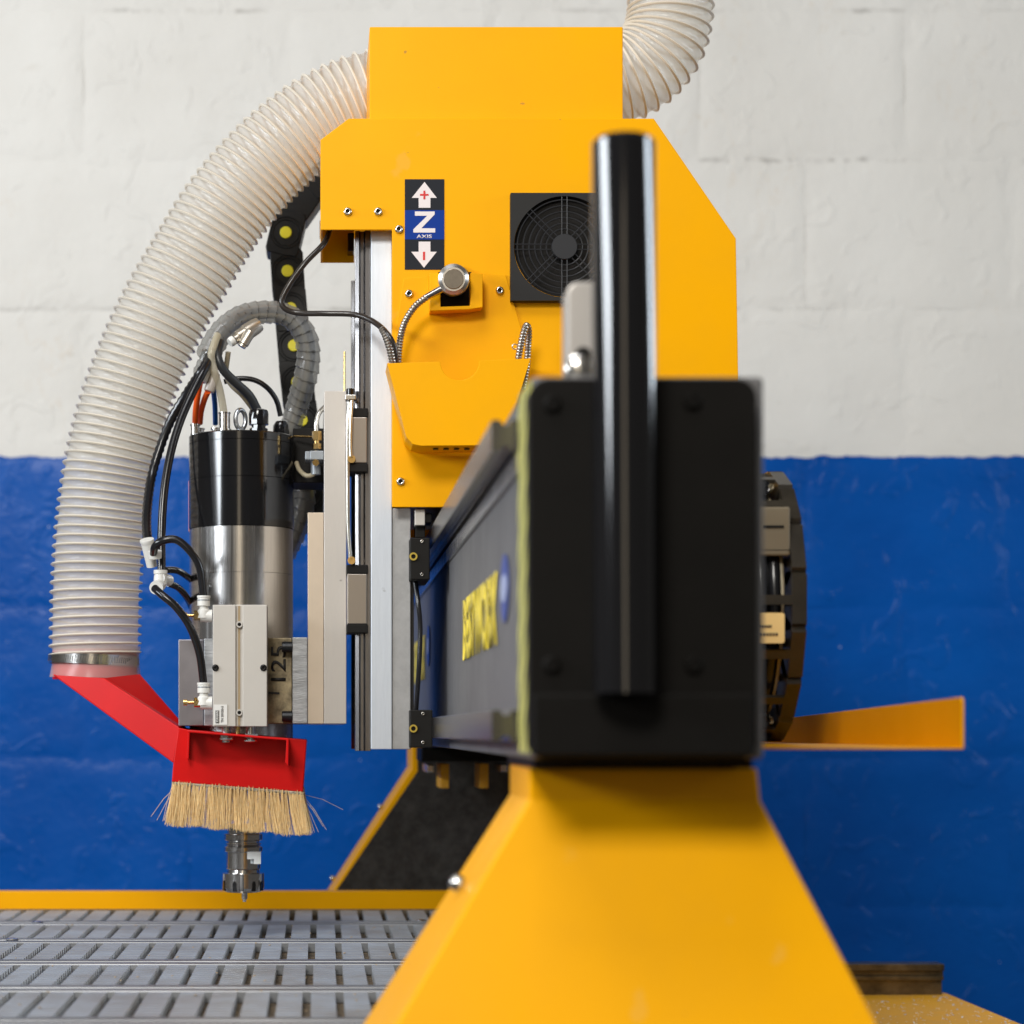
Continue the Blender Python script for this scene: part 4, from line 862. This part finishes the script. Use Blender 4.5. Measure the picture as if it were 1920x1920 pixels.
# channel bracket in front
m = MB()
def slab(a, b, th, Y0, Y1, mm):
    p, q = P(*a, Y0), P(*b, Y0); d = (q-p).normalized(); nn = Vector((-d.z, 0, d.x))*th
    mm.extr([p, q, q-nn, p-nn] if True else [], Vector((0, Y1-Y0, 0)))
slab((352, 1369), (541, 1384.5), .0025, 2.472, YD0-.0003, m)
m2 = MB(); m2.prism([(537, 1386.5), (541.5, 1385), (540.5, 1437), (535, 1430)], 2.472, YD0-.0003)
m3 = MB(); m3.prism([(352, 1371.8), (356, 1372.2), (354, 1424), (350, 1423)], 2.512, YD0-.0003)
obj('channel_top', m, RED, ds, bevel=.0008); obj('channel_flange', m2, RED, ds, bevel=.0006); obj('channel_flange', m3, RED, ds, bevel=.0006)
for x in (425, 470):
    m = MB(); c = P(x, 1384+ (x-425)*.07, 2.487); m.lathe(c+Vector((0, 0, -.0002)), (0, 0, -1), [(0, .009), (.0016, .0085), (.003, .004)], 20); obj('rivet_head', m, BOLT, ds, smooth=40)
# bristles: perimeter of the hood
corn = [P(326, 1465.5, YD0)+Vector((.0, .003, 0)), P(566, 1484.5, YD0)+Vector((0, .003, 0)), Vector((P(566, 1484.5, YD0).x, YD1-.003, P(566, 1484.5, YD0).z)), Vector((P(326, 1465.5, YD0).x, YD1-.003, P(326, 1465.5, YD0).z))]
m = MB(); cen = sum(corn, Vector())/4
def bristle(base_, tip, r, bend, mm):
    mid = base_.lerp(tip, .5)+bend; ax2 = (tip-base_).normalized(); u = ax2.orthogonal().normalized(); v = ax2.cross(u); rs = []
    for p, rr in ((base_, r), (mid, r*.95), (tip, r*.75)):
        rs.append([mm.bm.verts.new(p+(u*math.cos(a)+v*math.sin(a))*rr) for a in (0, 2.1, 4.2)])
    mm.skin(rs[0], rs[1]); mm.skin(rs[1], rs[2])
for e in range(4):
    a, b = corn[e], corn[(e+1) % 4]; Le = (b-a).length; nt_ = int(Le/.0043)
    out = ((a+b)/2-cen); out.z = 0; out.normalize()
    for k in range(nt_+1):
        base0 = a.lerp(b, (k+.5)/(nt_+1)); f = (k+.5)/(nt_+1)
        side = (f-.5)*2
        lean = (b-a).normalized()*(side*abs(side)*.0105+random.gauss(0, .0022)); sprd = out*(.002+random.random()*.003)
        if e == 0: hang = .050+.0012*math.sin(k*.7)
        else: hang = .047
        nb = 34 if e == 0 else 16
        for j in range(nb):
            jb = Vector((random.gauss(0, .0008), random.gauss(0, .0016), random.uniform(0, .002)))
            jt = Vector((random.gauss(0, .0030), random.gauss(0, .003), random.gauss(0, .0009)))
            tip = base0+lean+sprd+jt+Vector((0, 0, -hang))
            bristle(base0+jb, tip, .00030, (lean*-.12)+Vector((random.gauss(0, .0006), random.gauss(0, .0006), 0)), m)
for (x0, y0_, x1_, y1_) in ((330, 1475, 283, 1531), (331, 1478, 294, 1538), (333, 1480, 312, 1538), (566, 1489, 643, 1518), (566, 1495, 606, 1550), (566, 1498, 597, 1560), (567, 1490, 612, 1556), (566, 1495, 590, 1561)):
    bristle(P(x0, y0_, 2.56), P(x1_, y1_, 2.55), .00028, Vector((0, 0, .003)), m)
obj('bristles', m, BRIST, ds, kind='stuff')
m = MB()
for e in range(4):
    a, b = corn[e], corn[(e+1) % 4]; m.cyl(a+Vector((0, 0, -.0015)), b+Vector((0, 0, -.0015)), .0026, 8)
obj('brush_strip', m, M('brush_back', (.55, .48, .36), .7, var=.7, vscale=300), ds)
